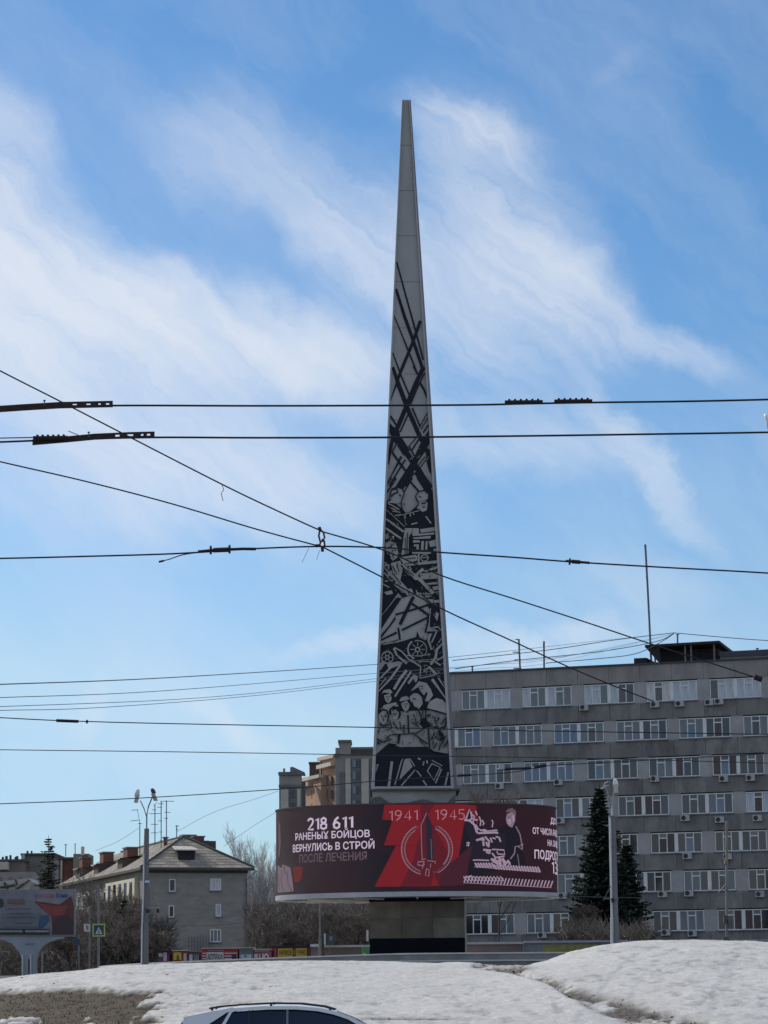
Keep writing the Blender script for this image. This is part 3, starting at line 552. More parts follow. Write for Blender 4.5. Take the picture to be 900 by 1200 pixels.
cR = smat('picture_red', (112, 25, 33)); cR2 = smat('picture_deep_red', (84, 24, 36)); cK = smat('picture_black', (24, 22, 32)); cW = smat('picture_white', (158, 112, 126)); cP = smat('picture_pink_grey', (122, 104, 120)); cB = smat('picture_slate', (34, 34, 46)); cT = smat('picture_text', (192, 176, 198)); cF = smat('picture_faded', (92, 76, 86)); cO = smat('picture_dim_red', (98, 44, 44)); cG = smat('picture_gold', (170, 130, 92))
for pg_ in ([(30, 258), (55, 80), (560, 78), (560, 258)], [(150, 258), (560, 258), (560, 560), (50, 555)], [(190, 560), (560, 560), (560, 1036), (-60, 1040)], [(560, 78), (950, 75), (1130, 90), (1150, 300), (900, 1025), (560, 1036)]): bend([Q8(pg_)], .012, 'red_field', cR)
bend([Q8([(-60, 1041), (-20, 960), (190, 562), (300, 640), (230, 1040)])], .016, 'red_field', cR)
bend([Q8([(480, 80), (640, 80), (560, 200), (430, 560), (400, 720), (240, 1036), (600, 1030), (640, 880), (760, 560), (900, 850), (900, 1028), (700, 1030), (620, 870), (470, 860)])], .020, 'shadow_field', cR2)
bend([Q8([(720, 860), (980, 640), (1080, 560), (1000, 1024), (690, 1030)])], .022, 'shadow_field', smat('picture_plum', (62, 26, 40)))
bend([Q8([(560, 180), (612, 330), (628, 720), (575, 740), (552, 700), (545, 420), (540, 250)])], .026, 'sword_blade', cB)
bend([Q8([(553, 180), (480, 330), (486, 400), (490, 700), (552, 700)])], .024, 'sword_blade', cR2)
def sk(q, pts, w, w2=None): return strokepoly(q(pts), w, w2)
art = [sk(Q8, [(550, 175), (485, 320), (490, 560), (498, 720)], .9), sk(Q8, [(490, 722), (540, 715)], .9), sk(Q8, [(600, 480), (610, 720)], .5), sk(Q8, [(525, 745), (450, 750), (445, 785), (500, 795), (525, 775)], 1.3), sk(Q8, [(560, 735), (655, 748), (650, 772)], 1.0),
       sk(Q8, [(520, 740), (500, 830)], 1.0), sk(Q8, [(548, 830), (535, 905), (575, 920), (580, 840), (548, 830)], 1.0), sk(Q8, [(600, 770), (590, 820)], .8)]
def arc(cx, cy, rx, ry, a0, a1, w, step=10):
    return [strokepoly([(445+(cx+rx*math.cos(R(a)))/10, 935+(cy+ry*math.sin(R(a)))/10) for a in range(a0, a1+1, step)], w)]
art += arc(555, 605, 300, 300, 105, 245, 1.2) + arc(555, 605, 262, 262, 108, 240, .8) + arc(555, 605, 300, 300, -65, 72, .9) + arc(555, 605, 258, 262, -68, 50, 1.3)
bend(art, .034, 'sword_and_wreath', cP)
leaf = []
for i, a in enumerate(list(range(104, 250, 7)) + list(range(-70, 74, 7))):
    cx, cy = 555+281*math.cos(R(a)), 605+281*math.sin(R(a)); tx, ty = -math.sin(R(a)), math.cos(R(a)); nx_, ny_ = math.cos(R(a)), math.sin(R(a))
    for sgn in (-1, 1): leaf.append(Q8([(cx, cy), (cx+tx*14+nx_*sgn*16, cy+ty*14+ny_*sgn*16), (cx+tx*26+nx_*sgn*9, cy+ty*26+ny_*sgn*9)]))
bend(leaf, .036, 'wreath_leaves', cF)
bend([Q7([(20, 490), (70, 480), (130, 505), (150, 640), (155, 700), (20, 712)])], .020, 'statue_figure', smat('picture_mauve', (112, 98, 108)))
bend([sk(Q7, [(60, 520), (50, 620), (70, 700)], 1.0), sk(Q7, [(100, 530), (110, 640), (140, 700)], 1.2), sk(Q7, [(30, 560), (36, 690)], .8), sk(Q7, [(75, 490), (85, 560)], 1.2)], .026, 'statue_figure', cF)
bend([Q7([(150, 500), (190, 492), (230, 500), (225, 580), (200, 625), (160, 620)])], .020, 'red_flag', cO)
bend([Q7([(30, 110), (45, 160), (50, 300), (40, 420), (30, 420)]), ], .018, 'light_leak', cF)
# boy at the machine tool
bend([Q9([(60, 200), (130, 200), (175, 250), (420, 200), (560, 420), (600, 560), (420, 560), (100, 640), (20, 450)])], .018, 'machine_shadow', cK)
bend([Q9([(100, 50), (140, 80), (180, 200), (420, 270), (420, 560), (110, 500), (60, 460), (120, 320), (170, 240), (60, 190)])], .020, 'machine_shadow', smat('picture_night', (32, 26, 38)))
bend([Q9([(425, 215), (500, 200), (540, 290), (560, 380), (520, 540), (430, 540), (410, 380)])], .024, 'boy_torso', cK)
bend([Q9([(415, 145), (425, 100), (470, 80), (495, 105), (495, 160), (470, 215), (445, 205), (425, 180)])], .028, 'boy_face', cP)
bend([Q9([(412, 85), (430, 60), (470, 48), (502, 75), (500, 120), (480, 88), (440, 85)])], .032, 'boy_hair', cF)
bend([sk(Q9, [(428, 140), (442, 195)], 1.6), sk(Q9, [(500, 205), (535, 270), (550, 350), (555, 400)], 1.3), sk(Q9, [(530, 370), (560, 350), (552, 400), (520, 372), (495, 375), (490, 430), (455, 480)], 1.4), sk(Q9, [(515, 440), (530, 540)], .8)], .034, 'boy_outline', cP)
mach = [sk(Q9, p, w) for p, w in [([(65, 150), (110, 155), (150, 190), (175, 260)], 2.6), ([(80, 140), (110, 60), (130, 130), (110, 160)], 2.0), ([(125, 80), (130, 140), (160, 150), (180, 150)], 1.8), ([(160, 75), (175, 110)], 1.6), ([(190, 120), (205, 160), (200, 200)], 1.6),
     ([(215, 150), (232, 180), (222, 195)], 1.6), ([(298, 150), (308, 170), (300, 212)], 1.4), ([(178, 262), (350, 256)], 2.2), ([(200, 240), (240, 232), (260, 250)], 1.8), ([(300, 240), (345, 235)], 1.6), ([(165, 322), (200, 312), (230, 300)], 2.4), ([(225, 330), (230, 370)], 2.4), ([(240, 290), (275, 330), (270, 380)], 2.2),
     ([(285, 300), (300, 340)], 1.8), ([(330, 290), (360, 300), (372, 335)], 2.0), ([(300, 300), (330, 310)], 1.6), ([(225, 402), (290, 408), (280, 430), (250, 420)], 2.6), ([(300, 398), (400, 404), (408, 440), (350, 438), (340, 415)], 1.6), ([(138, 490), (180, 488), (275, 492)], 1.5), ([(290, 480), (350, 500), (340, 520)], 2.8), ([(360, 460), (370, 520)], 3.0),
     ([(390, 470), (400, 520), (440, 500), (450, 530)], 2.8), ([(320, 470), (405, 455)], 1.8), ([(85, 345), (105, 340), (98, 370), (85, 360)], 2.2), ([(130, 620), (60, 640)], 1.5)]]
cM = smat('picture_machine', (150, 130, 150))
for p_ in mach: bend([p_], .034, 'machine_piece', cM)
for pts, w in (([(120, 95), (150, 120), (140, 170)], 1.6), ([(180, 225), (230, 245), (330, 240)], 1.5), ([(250, 335), (262, 372)], 2.2), ([(300, 430), (330, 470), (300, 500)], 2.0), ([(380, 480), (420, 515), (400, 535)], 3.4), ([(310, 500), (380, 530)], 2.6), ([(430, 490), (450, 520)], 2.8), ([(205, 318), (240, 318)], 2.0), ([(165, 250), (178, 215), (160, 190)], 1.8), ([(330, 262), (352, 262)], 1.4)): bend([sk(Q9, pts, w)], .036, 'machine_piece', cM)
bend([Q9([(430, 150), (455, 140), (462, 175), (450, 195), (430, 180)]), Q9([(470, 110), (488, 115), (488, 150), (474, 170)])], .036, 'boy_highlight', cM)
bend([sk(Q9, [(432, 128), (448, 126)], .7), sk(Q9, [(436, 172), (448, 174)], .5)], .040, 'boy_eye', cK)
rows = []
for k in range(24):
    x = 155+k*23; rows.append(sk(Q9, [(x, 518+k*1.2), (x+22, 555+k*1.6)] if k > 6 else [(x, 512), (x+26, 552)], 2.1))
for k in range(27):
    x = 60+k*28; rows.append(sk(Q9, [(x+24, 622+k*1.6), (x+4, 676+k*1.6)], 1.6)); 
    if k < 12: rows.append(sk(Q9, [(x, 625), (x+30, 665)], 1.2))
rows += [sk(Q9, [(150, 545), (700, 590)], .7), sk(Q9, [(60, 680), (800, 722)], .6)]
bend(rows, .034, 'shell_row', cM)
def stext(body, pl, pr, yl, yr, h, m, off=.04, bold=.018, wt=None, name='screen_text'):
    """text whose baseline runs from (pl,yl) to (pr,yr); height h in metres; wt: angular width when it runs round out of sight"""
    vs, fs = text_geo(body, bold); tl = t_of(pl); tr = t_of(pr) if wt is None else tl+wt
    zl = onscreen(pl, yl).z; zr = onscreen(pr, yr).z if wt is None else yr
    v2 = [drum(tl+(tr-tl)*x, zl+(zr-zl)*x + y*h, off) for x, y in vs]
    MB().add(v2, fs).build(name, m, stand)
DIG = {'2': [(0, .78), (.06, .93), (.28, 1), (.5, .94), (.58, .76), (.48, .52), (.02, .02), (.62, .02)], '1': [(.04, .80), (.30, .98), (.30, 0)],
       '8': [(.3, .53), (.08, .65), (.08, .88), (.3, 1), (.52, .88), (.52, .65), (.3, .53), (.03, .38), (.05, .1), (.3, 0), (.56, .1), (.58, .38), (.3, .53)], '6': [(.48, 1), (.2, .76), (.04, .4), (.08, .1), (.3, 0), (.54, .1), (.57, .38), (.32, .56), (.09, .42)],
       '9': [(.12, 0), (.4, .24), (.56, .6), (.52, .9), (.3, 1), (.06, .9), (.03, .62), (.28, .44), (.51, .58)], '4': [(.46, 0), (.46, .98), (.02, .28), (.64, .28)], '5': [(.56, .98), (.1, .98), (.06, .56), (.3, .62), (.54, .5), (.58, .2), (.35, 0), (.03, .06)],
       '3': [(.05, .95), (.3, 1), (.54, .85), (.5, .62), (.25, .53), (.55, .42), (.57, .14), (.3, 0), (.03, .08)], '7': [(.02, .98), (.6, .98), (.22, 0)], '-': [(.08, .42), (.42, .42)], ' ': None}
def sdig(body, pl, pr, yl, yr, h, m, sw, wt=None):
    adv = {'1': .56, ' ': .42, '-': .6}; tot = sum(adv.get(c, .84) for c in body)-.2; tl = t_of(pl); tr = t_of(pr) if wt is None else tl+wt
    zl = onscreen(pl, yl).z; zr = onscreen(pr, yr).z if wt is None else yr; x = 0
    for c in body:
        if DIG[c]:
            pg = strokepoly([(x+a, b) for a, b in DIG[c]], sw); v2 = []
            for a, b in pg: f_ = a/tot; v2.append(drum(tl+(tr-tl)*f_, zl+(zr-zl)*f_+b*h, .04))
            n2 = len(pg)//2; MB().add(v2, [(i, i+1, 2*n2-2-i, 2*n2-1-i) for i in range(n2-1)]).build('screen_digit', m, stand)
        x += adv.get(c, .84)
zz = lambda px, py: onscreen(px, py).z
sdig('218 611', 365.5, 416.5, 972.4, 969.7, .62, cT, .20)
stext('РАНЕНЫХ БОЙЦОВ', 350.5, 435.5, 984.6, 980.6, .385, cT)
stext('ВЕРНУЛИСЬ В СТРОЙ', 347.5, 440.5, 998.6, 994.0, .405, cT)
stext('ПОСЛЕ ЛЕЧЕНИЯ', 355, 432, 1011.0, 1007.6, .45, cF)
sdig('1941', 457, 489.5, 961.8, 960.8, .55, cW, .10)
sdig('1945', 508.5, 542.5, 960.6, 960.2, .55, cW, .10)
zz = lambda px, py: onscreen(px, py).z
stext('ДО З0', 642.4, 0, 964.8, zz(642, 964.8), .33, cT, wt=.34)
stext('ОТ ЧИСЛА РАБОЧИХ', 620.2, 0, 976.8, zz(620, 976.8)-.06, .35, cT, wt=.66)
stext('НА ЗАВОДАХ', 638.2, 0, 991.0, zz(638, 991)-.03, .34, cT, wt=.50)
stext('ПОДРОСТКИ', 621.8, 0, 1005.8, zz(621, 1005.8)-.05, .48, cT, wt=.66)
sdig('13-17', 643.0, 0, 1023.2, zz(643, 1023.2)-.03, .66, cT, .17, wt=.50)

# pillar
m_granite = mat('pillar_stone', (.13, .108, .082), .6, .25, .9, .003, 6, spec=.5)
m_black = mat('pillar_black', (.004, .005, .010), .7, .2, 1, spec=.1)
pl, pr_ = P(433, 1080, 150.4), P(544.6, 1080, 150.4); zt_ = ZB2+.05; zm = P(489, 1099.5, 150.4).z; z0 = 3.87; wd_ = (pr_.x-pl.x)
MB().box(pl.x+.02, pr_.x-.02, 150.43, 155.6, zm, zt_).build('pillar_core', m_granite, stand)
for i in range(3):
    x0 = pl.x+wd_*i/3.0+.012; x1 = pl.x+wd_*(i+1)/3.0-.012
    for j in range(2):
        za = zm+(zt_-zm)*j/2+.01; zb = zm+(zt_-zm)*(j+1)/2-.01
        MB().box(x0, x1, 150.385+.004*((i+j) % 2), 150.43, za, zb).build('stone_panel', mat('pillar_stone_%d' % ((i*2+j) % 3), [(.125, .105, .080), (.16, .138, .108), (.105, .09, .07)][(i*2+j) % 3], .4, .3, 1.1, .003, 6, spec=.2), stand)
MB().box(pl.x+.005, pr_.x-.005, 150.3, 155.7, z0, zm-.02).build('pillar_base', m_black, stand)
MB().box(pl.x-.02, pr_.x+.0, 150.36, 150.5, zt_-.22, zt_).build('painted_shade', m_black, stand)  # solid black strip put in for the shade under the drum
MB().box(pr_.x+.002, pr_.x+.09, 150.36, 150.5, z0, zt_).build('pale_edge', mat('pale_strip', (.34, .33, .30), .5, .2, 1), stand)  # pale strip along the right edge of the pillar
# ------------------------------------------------------------------ office block on the right
def facade_d(px): return 1.0/(1/240.0 + 4.287e-7*(px-570))
FO = P(541, 827, facade_d(541)); FO2 = P(832, 827, facade_d(832)); FE = Vector((FO2.x-FO.x, FO2.y-FO.y, 0)).normalized(); FI = Vector((-FE.y, FE.x, 0))
if FI.y < 0: FI = -FI
def onfac(px, py):
    v = ray(px, py); k = (FO-EYE).dot(FI)/v.dot(FI); q = EYE+v*k; return ((q-FO).dot(FE), q.z)
FM = Mloc(Vector((FO.x, FO.y, 0)), FE, FI, Vector((0, 0, 1)))
m_span = mat('facade_spandrel', (.285, .26, .24), .95, .24, .55, .03, 5, stretch=(1.4, 1.4, .6))
m_pier = mat('facade_band', (.36, .345, .335), .9, .16, .8, .01, 6)
m_fr = mat('window_frame_white', (.70, .69, .67), .5, .12, 1)
m_sill = mat('window_sill', (.16, .165, .18), .6, .2, 2); m_int = mat('reveal_dark', (.05, .05, .055), .9, .2, 2)
PANE = {k: mat('pane_'+k2, c, r_, .25, 1.2, spec=sp_, stretch=(3, 3, .6)) for k, k2, c, r_, sp_ in
        [('D', 'dark', (.012, .016, .03), .08, .9), ('M', 'curtained', (.105, .13, .155), .15, .8), ('L', 'light_blind', (.46, .50, .54), .3, .5), ('W', 'pale_cover', (.58, .56, .56), .5, .4),
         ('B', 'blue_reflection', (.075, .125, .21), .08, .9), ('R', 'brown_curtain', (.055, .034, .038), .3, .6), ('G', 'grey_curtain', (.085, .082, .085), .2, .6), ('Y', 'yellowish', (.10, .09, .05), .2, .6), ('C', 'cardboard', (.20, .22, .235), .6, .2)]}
office = empty('office_building', (FO.x, FO.y, 3), 'long seven storey grey office block with white framed windows and air conditioners on the right', 'building')
uL = onfac(499, 827)[0]; uR = onfac(899, 815)[0] + 12; SILL = [onfac(660, y)[1] for y in (827, 871, 915, 958.5, 1002.8, 1047.5, 1093.3)]
HW = onfac(660, 804)[1] - SILL[0]; ZR_ = onfac(660, 783.6)[1]; DEP = 14
MB().box(uL+.02, uR-.02, .45, DEP, 2.5, ZR_-.05, FM).build('core', m_int, office)
MB().box(uL, uL+.4, 0.03, DEP+.02, 2.5, ZR_-.02, FM).build('end_wall', m_span, office)
WSP = (onfac(832, 812)[0] - onfac(541, 815)[0])/8; SPM = [m_span]+[mat('facade_panel_%s' % w_, tuple(c*k_ for c in (.21, .196, .187)), .95, .42, sc_, .03, 5, stretch=(1.4, 1.4, .6)) for w_, k_, sc_ in (('dull', .93, .5), ('warm', 1.05, .7), ('stained', .97, .28))]
edges = [ZR_] + [z+HW+.10 for z in SILL]; bots = [z-.07 for z in SILL]
for i in range(8):
    top = ZR_ if i == 0 else bots[i-1]; bot = edges[i+1] if i < 7 else 2.5
    uu = uL; k = 0
    while uu < uR-.1:       # one cladding panel per half window bay
        u2 = min(uR, uu+WSP); MB().box(uu+.012, u2-.012, .0+rnd.uniform(0, .012), .5, bot+.004, top-.004, FM).build('spandrel_panel', SPM[0] if i == 0 else rnd.choice(SPM[1:]), office); uu = u2
MB().box(uL-.1, uR, -.14, .6, ZR_-.001, ZR_+.16, FM).build('roof_coping', mat('coping', (.045, .045, .055), .6, .2, 1), office)
MB().box(uL-.1, uR, .6, DEP, ZR_-.05, ZR_+.05, FM).build('roof', m_int, office)
pitch = (onfac(832, 812)[0] - onfac(541, 815)[0])/4; WW = (onfac(598, 820)[0]-onfac(541, 820)[0])
WIN = {0: (0, ['MMMLLL', 'LMMLMM', 'LLMLGD', 'WGWLLL', 'GLLLLL', 'LLMLLL', 'MMDLLL']), 1: (-.5, ['MBMMBB', 'MBMMMM', 'BBBMGM', 'MMMDMD', 'MBMDRD', 'MDMMMD', 'DDMMMD']),
       2: (0, ['MMMMDG', 'BBBBBB', 'DBMGDG', 'DMMRDD', 'RBRGDG', 'DDMMDD', 'DDMMMM']), 3: (-.5, ['MMMDDD', 'MMMGLL', 'DBGMRD', 'DDRRRD', 'DDDMBG', 'LRLDMM', 'MMMDDD']),
       4: (0, ['MDMDDM', 'MMMMCC', 'GDYYYD', 'GRRDBD', 'DDDGDD', 'MMDDGD', 'DDDMMM']), 5: (-.5, ['DDDMMM', 'MMMDDD', 'MMMMMM', 'DDMGDG', 'MMDDDM', 'DDDMMD', 'MMMDDD']),
       6: (0, ['DDDRMM', 'MMMDDD', 'DDDGGG', 'GDGCCC', 'DDRRRD', 'DDMMMM', 'DDMMMM'])}
fr = MB(); b_ = .085; c6 = WW/2; Y0, Y1 = .10, .22
def lights():
    xs_ = []; half = (WW-.16)/2
    for h_ in (0, 1):
        x0 = h_*(half+.16); ww = (half-b_*4)/3
        for k in range(3): xs_.append((x0+b_+k*(ww+b_), x0+b_+k*(ww+b_)+ww))
    return xs_
LT = lights()
fr.box(0, WW, Y0, Y1, HW-b_, HW); fr.box(0, WW, Y0, Y1, 0, b_)
prev = 0
for i, (a, c_) in enumerate(LT): fr.box(prev, a, Y0-(.03 if i == 3 else 0), Y1, b_, HW-b_); prev = c_
fr.box(prev, WW, Y0, Y1, b_, HW-b_)
for i in (1, 4): fr.box(LT[i][0], LT[i][1], Y0+.004, Y1, HW*.74-b_*.6, HW*.74+b_*.6)
me_fr = mesh_of(fr, 'window_frame', m_fr)
pw = LT[0][1]-LT[0][0]
pf = MB().box(0, pw, .165, .19, b_, HW-b_); me_pf = mesh_of(pf, 'pane', PANE['D'])
pl_ = MB().box(0, pw, .165, .19, b_, HW*.74-b_*.6); me_pl = mesh_of(pl_, 'pane', PANE['D'])
pv = MB().box(0, pw, .165, .19, HW*.74+b_*.6, HW-b_); me_pv = mesh_of(pv, 'pane', PANE['D'])
sl_ = MB().box(-.05, WW+.05, -.13, .24, -.075, -.004); me_sl = mesh_of(sl_, 'sill', m_sill)
for r_, (st, lst) in WIN.items():
    prev = uL+.4
    for c_, code in enumerate(lst):
        u = (st+c_)*pitch + rnd.uniform(-.02, .02)
        if r_ == 2 and c_ == 2: u += .15
        if u+WW > uR-.2: continue
        # wall piece between the windows of this storey, with vertical board joints
        MB().box(prev, u-.02, .07, .5, SILL[r_]-.068, SILL[r_]+HW+.098, FM).build('band_wall', m_pier, office); prev = u+WW+.02
        M = FM @ Matrix.Translation((u, 0, SILL[r_]))
        w = inst('window', me_fr, M, None, office)
        inst('sill', me_sl, M, None, w)
        for k, ch in enumerate(code):
            T = M @ Matrix.Translation((LT[k][0], 0, 0))
            if k in (1, 4):
                inst('pane', me_pl, T, PANE[ch], w); inst('pane', me_pv, T, PANE[rnd.choice('DM') if ch in 'DRBG' else ch], w)
            else: inst('pane', me_pf, T, PANE[ch], w)
    MB().box(prev, uR, .07, .5, SILL[r_]-.068, SILL[r_]+HW+.098, FM).build('band_wall', m_pier, office)
# reflections of white balcony fronts seen in row-three glass are left to the glass itself
m_ac = mat('air_conditioner_white', (.40, .40, .39), .5, .15, 3); ac = MB().box(0, .80, -.36, -.02, 0, .54); me_ac = mesh_of(ac, 'air_conditioner', m_ac)
gr_ = MB(); nn = 14; gr_.add([(.28+.21*math.cos(2*math.pi*k/nn), -.375, .27+.21*math.sin(2*math.pi*k/nn)) for k in range(nn)]+[(.28+.21*math.cos(2*math.pi*k/nn), -.361, .27+.21*math.sin(2*math.pi*k/nn)) for k in range(nn)], [tuple(range(nn))]+[(k, k+nn, (k+1) % nn+nn, (k+1) % nn) for k in range(nn)])
me_gr = mesh_of(gr_, 'fan_grille', mat('ac_grille', (.03, .03, .03), .6, .2, 4)); br_ = MB().box(.05, .10, -.34, .0, -.08, 0).box(.7, .75, -.34, .0, -.08, 0); me_br = mesh_of(br_, 'bracket', m_br)
for px, py in [(685, 825.5), (768, 822), (797, 821), (831.5, 819.5), (843, 818.5), (586, 917.5), (655, 913), (768, 909), (848.5, 909), (880, 908), (657.5, 958), (803.5, 955), (844, 957), (888, 955), (806, 999.5), (853, 1000), (777, 1044), (808, 1043), (891, 1044), (660, 1046), (636, 1092), (781, 1089), (812, 1090)]:
    u, z = onfac(px, py+4); z -= .25; M = FM @ Matrix.Translation((u-.4, 0, z)); a = inst('air_conditioner', me_ac, M, None, office); inst('fan_grille', me_gr, M, None, a); inst('bracket', me_br, M, None, a)
# roof-top canopy on posts, taller right wing
def fbox(name, px0, px1, py0, py1, y0, y1, m, parent=office):
    u0, zt2 = onfac(px0, py0); u1, zb2 = onfac(px1, py1); return MB().box(u0, u1, y0, y1, zb2, zt2, FM).build(name, m, parent)
m_can = mat('canopy_dark', (.03, .027, .03), .9, .3, 2)
cu0, czt = onfac(757, 756.5); cu1 = onfac(843, 753)[0]; cu0b = onfac(765, 772)[0]
can = MB(); zr = ZR_+.17
can.add([FM @ Vector(v) for v in [(cu0, -.5, czt), (cu1+.1, -.5, czt+.05), (cu1+.1, 6, czt-.1), (cu0, 6, czt-.1), (cu0, -.5, czt-.22), (cu1+.1, -.5, czt-.17), (cu1+.1, 6, czt-.4), (cu0, 6, czt-.4)]], [(0, 1, 2, 3), (7, 6, 5, 4), (0, 4, 5, 1), (1, 5, 6, 2), (2, 6, 7, 3), (3, 7, 4, 0)])
can.build('canopy_roof', m_can, office)
MB().box(cu0b+.3, cu1-.4, 1.6, 5.5, zr, czt-.35, FM).build('canopy_back_wall', m_can, office)
MB().add([FM @ Vector(v) for v in [(cu0, -.3, czt-.2), (cu0b+.5, -.3, zr+.05), (cu0b+.8, -.3, zr+.05), (cu0+1.2, -.3, czt-.2), (cu0, 0, czt-.2), (cu0b+.5, 0, zr+.05), (cu0b+.8, 0, zr+.05), (cu0+1.2, 0, czt-.2)]], [(0, 1, 2, 3), (7, 6, 5, 4), (0, 4, 5, 1), (1, 5, 6, 2), (2, 6, 7, 3), (3, 7, 4, 0)]).build('canopy_strut', m_can, office)
m_post = mat('canopy_post', (.16, .14, .12), .8, .3, 3)
for px in (768, 772.5, 803.5, 810.5, 837.5):
    u = onfac(px, 770)[0]; MB().box(u-.07, u+.07, -.2, -.05, zr-.15, czt-.2, FM).build('post', m_post, office)
fbox('roof_slab', 742, 757, 771, 776.6, .3, 4, m_can)
fbox('raised_wall', 844, 942, 765.5, 776, .05, 8, m_span); fbox('raised_coping', 844, 942, 763.8, 765.6, -.1, 8.1, MATS['coping'])
MB().box(uL+1, uR, -.5, -.02, 2.0, 3.9, FM).build('plinth', m_int, office)
# tall pole antenna and roof aerials
m_ant = mat('aerial_metal', (.10, .12, .16), .5, .25, 4)
def roofpt(px, py, y=1.5): u, z = onfac(px, py); return FM @ Vector((u, y, z))
def mast(name, pts, r, label, cat, bars=(), group=None):
    b = MB().tube([roofpt(*p) for p in pts], r, 5)
    o = empty(name, roofpt(*pts[-1]), label, cat, group); b.build('pole', m_ant, o)
    for x0, y0, x1, y1 in bars: MB().tube([roofpt(x0, y0), roofpt(x1, y1)], r*.55, 4).build('crossbar', m_ant, o)
    return o
mast('roof_mast', [(752, 635), (754.5, 680), (757, 730), (759, 775)], .10, 'very tall thin whip mast on the office roof left of the dark canopy', 'antenna', [(751.2, 637, 753, 646), (753.2, 672, 754.5, 686), (755.5, 708, 757, 714)])
mast('roof_aerial', [(603, 747), (604.5, 783)], .09, 'aerial with side bars on the office roof, nearest the obelisk but one', 'antenna', [(596, 762, 604, 762), (598, 771, 606, 771), (597, 781, 606, 781), (599, 747, 604, 747)])
mast('roof_aerial', [(632.6, 749), (632.8, 784)], .09, 'plain roof aerial with a thick blue head right of the barred one', 'antenna', [(631.8, 752, 632.2, 760)])
mast('roof_aerial', [(548, 778), (548.5, 787)], .08, 'shortest stub aerial on the office roof close to the obelisk', 'antenna', [(547, 779, 550, 779)])
mast('roof_aerial', [(790, 741), (790, 757)], .08, 'short post with stay wires on top of the dark roof canopy', 'antenna', [(788, 741, 792, 741), (805, 752, 805, 757), (812, 750, 812, 758), (803, 754, 814, 753)])
mast('roof_aerial', [(884, 757), (884, 765)], .08, 'small vent post on the raised roof at the far right', 'antenna', [(882, 758, 886, 757.5)])

# ------------------------------------------------------------------ stepped apartment block far behind
m_g1 = mat('apartment_grey', (.29, .26, .235), .9, .15, .3, .02, 1); m_g2 = mat('apartment_pilaster', (.47, .43, .36), .9, .15, .3); m_g3 = mat('apartment_dark', (.15, .145, .145), .8, .2, .3)
m_or = mat('apartment_orange_brick', (.42, .275, .185), .9, .15, .4, .02, 1); m_cr = mat('apartment_cornice', (.55, .48, .40), .9, .12, .5); m_wd = mat('apartment_glass', (.03, .035, .05), .15, .3, .4); m_brn = mat('apartment_brown', (.10, .07, .065), .9, .2, .4)
AD = 560.0
apt = empty('apartment_building', (P(385, 1100, AD).x, AD, 3), 'distant stepped apartment block in grey and orange brick beside the obelisk', 'building')
def pb(name, x0, x1, y0, y1, d, dep, m, parent, skew=0):
    a = P(x0, y0, d); b = P(x1, y0, d); c = P((x0+x1)/2, y1, d)
    return MB().box(a.x, b.x, d, d+dep, c.z, (a.z+b.z)/2).build(name, m, parent)
pb('left_block', 327, 353, 905, 1105, AD, 4, m_g1, apt); pb('cornice', 326, 354, 904.4, 908, AD-.6, 1.5, m_g3, apt); pb('cornice', 326.5, 353.5, 919.5, 922.5, AD-.5, .6, m_g3, apt)
for x0, x1, m in ((329, 338, m_g2), (338.4, 347.6, m_g3), (348, 352, m_g2)): pb('pilaster' if m is m_g2 else 'glazed_bay', x0, x1, 924.5, 1100, AD-.35, .4, m, apt)
for yy_ in (926, 941, 956): pb('window', 340, 346, yy_, yy_+9, AD-.45, .12, m_wd, apt)
MB().prism([P(x, y, AD+3) for x, y in [(340, 905), (340, 899), (343, 898.5), (357, 905), (357, 907)]], (0, 6, 0)).build('gable_box', m_g3, apt)
pb('recess', 352.5, 358, 916, 1105, AD+3, 1, m_g3, apt)
# sun-facing orange wing: turned so that its face looks left into the light
def skewed(name, x0, d0, x1, d1, y0, y1, m, th=8, off=0.0):
    a = P(x0, y0, d0); b = P(x1, y0, d1); zt3 = 0
    za = P((x0+x1)/2, y0, (d0+d1)/2).z; zb = P((x0+x1)/2, y1, (d0+d1)/2).z; e = Vector((b.x-a.x, b.y-a.y, 0)); Lh = e.length; e.normalize(); i_ = Vector((-e.y, e.x, 0));
    if i_.y < 0: i_ = -i_
    M = Mloc(Vector((a.x, a.y, 0)), e, i_, Vector((0, 0, 1))); return MB().box(0, Lh, off, th, zb, za, M).build(name, m, apt), M, Lh
skewed('orange_wing', 352, AD+16, 376, AD+4, 911, 1105, m_or, 3); skewed('cornice', 352, AD+15.6, 376, AD+3.6, 910, 914, m_cr, .6, -.5); skewed('balcony_cornice', 354, AD+14, 365, AD+9, 917.5, 922, m_cr, .2, -.9)
pb('roof_box', 362.5, 374, 893.5, 912, AD+12, 6, m_brn, apt); pb('roof_box_coping', 361.5, 375, 892.8, 894.3, AD+11.5, 7, m_g3, apt)
skewed('orange_tower', 375, AD+9, 393, AD+0.5, 887, 1105, m_or, 4); skewed('cornice', 374.5, AD+8.7, 393, AD+.1, 886, 890, m_cr, .6, -.6); skewed('balcony_cornice', 375, AD+8.4, 392, AD+.3, 895, 899.5, m_cr, .2, -.9)
for (x0, x1) in ((381, 383.8), (387.3, 389.8)):
    for yy_ in (909.5, 925.5, 942.5):
        f_ = (x0-375)/18; pb('window', x0, x1, yy_, yy_+10.5, AD+8.2-8.5*f_-.9, .9, m_wd, apt)
for yy_, x0, x1 in ((926, 365, 369), (942, 365, 368)): pb('window', x0, x1, yy_, yy_+10, AD+9.2, .5, m_wd, apt)
pb('drain_strip', 375.4, 376.2, 890, 1100, AD+8, .5, m_brn, apt)
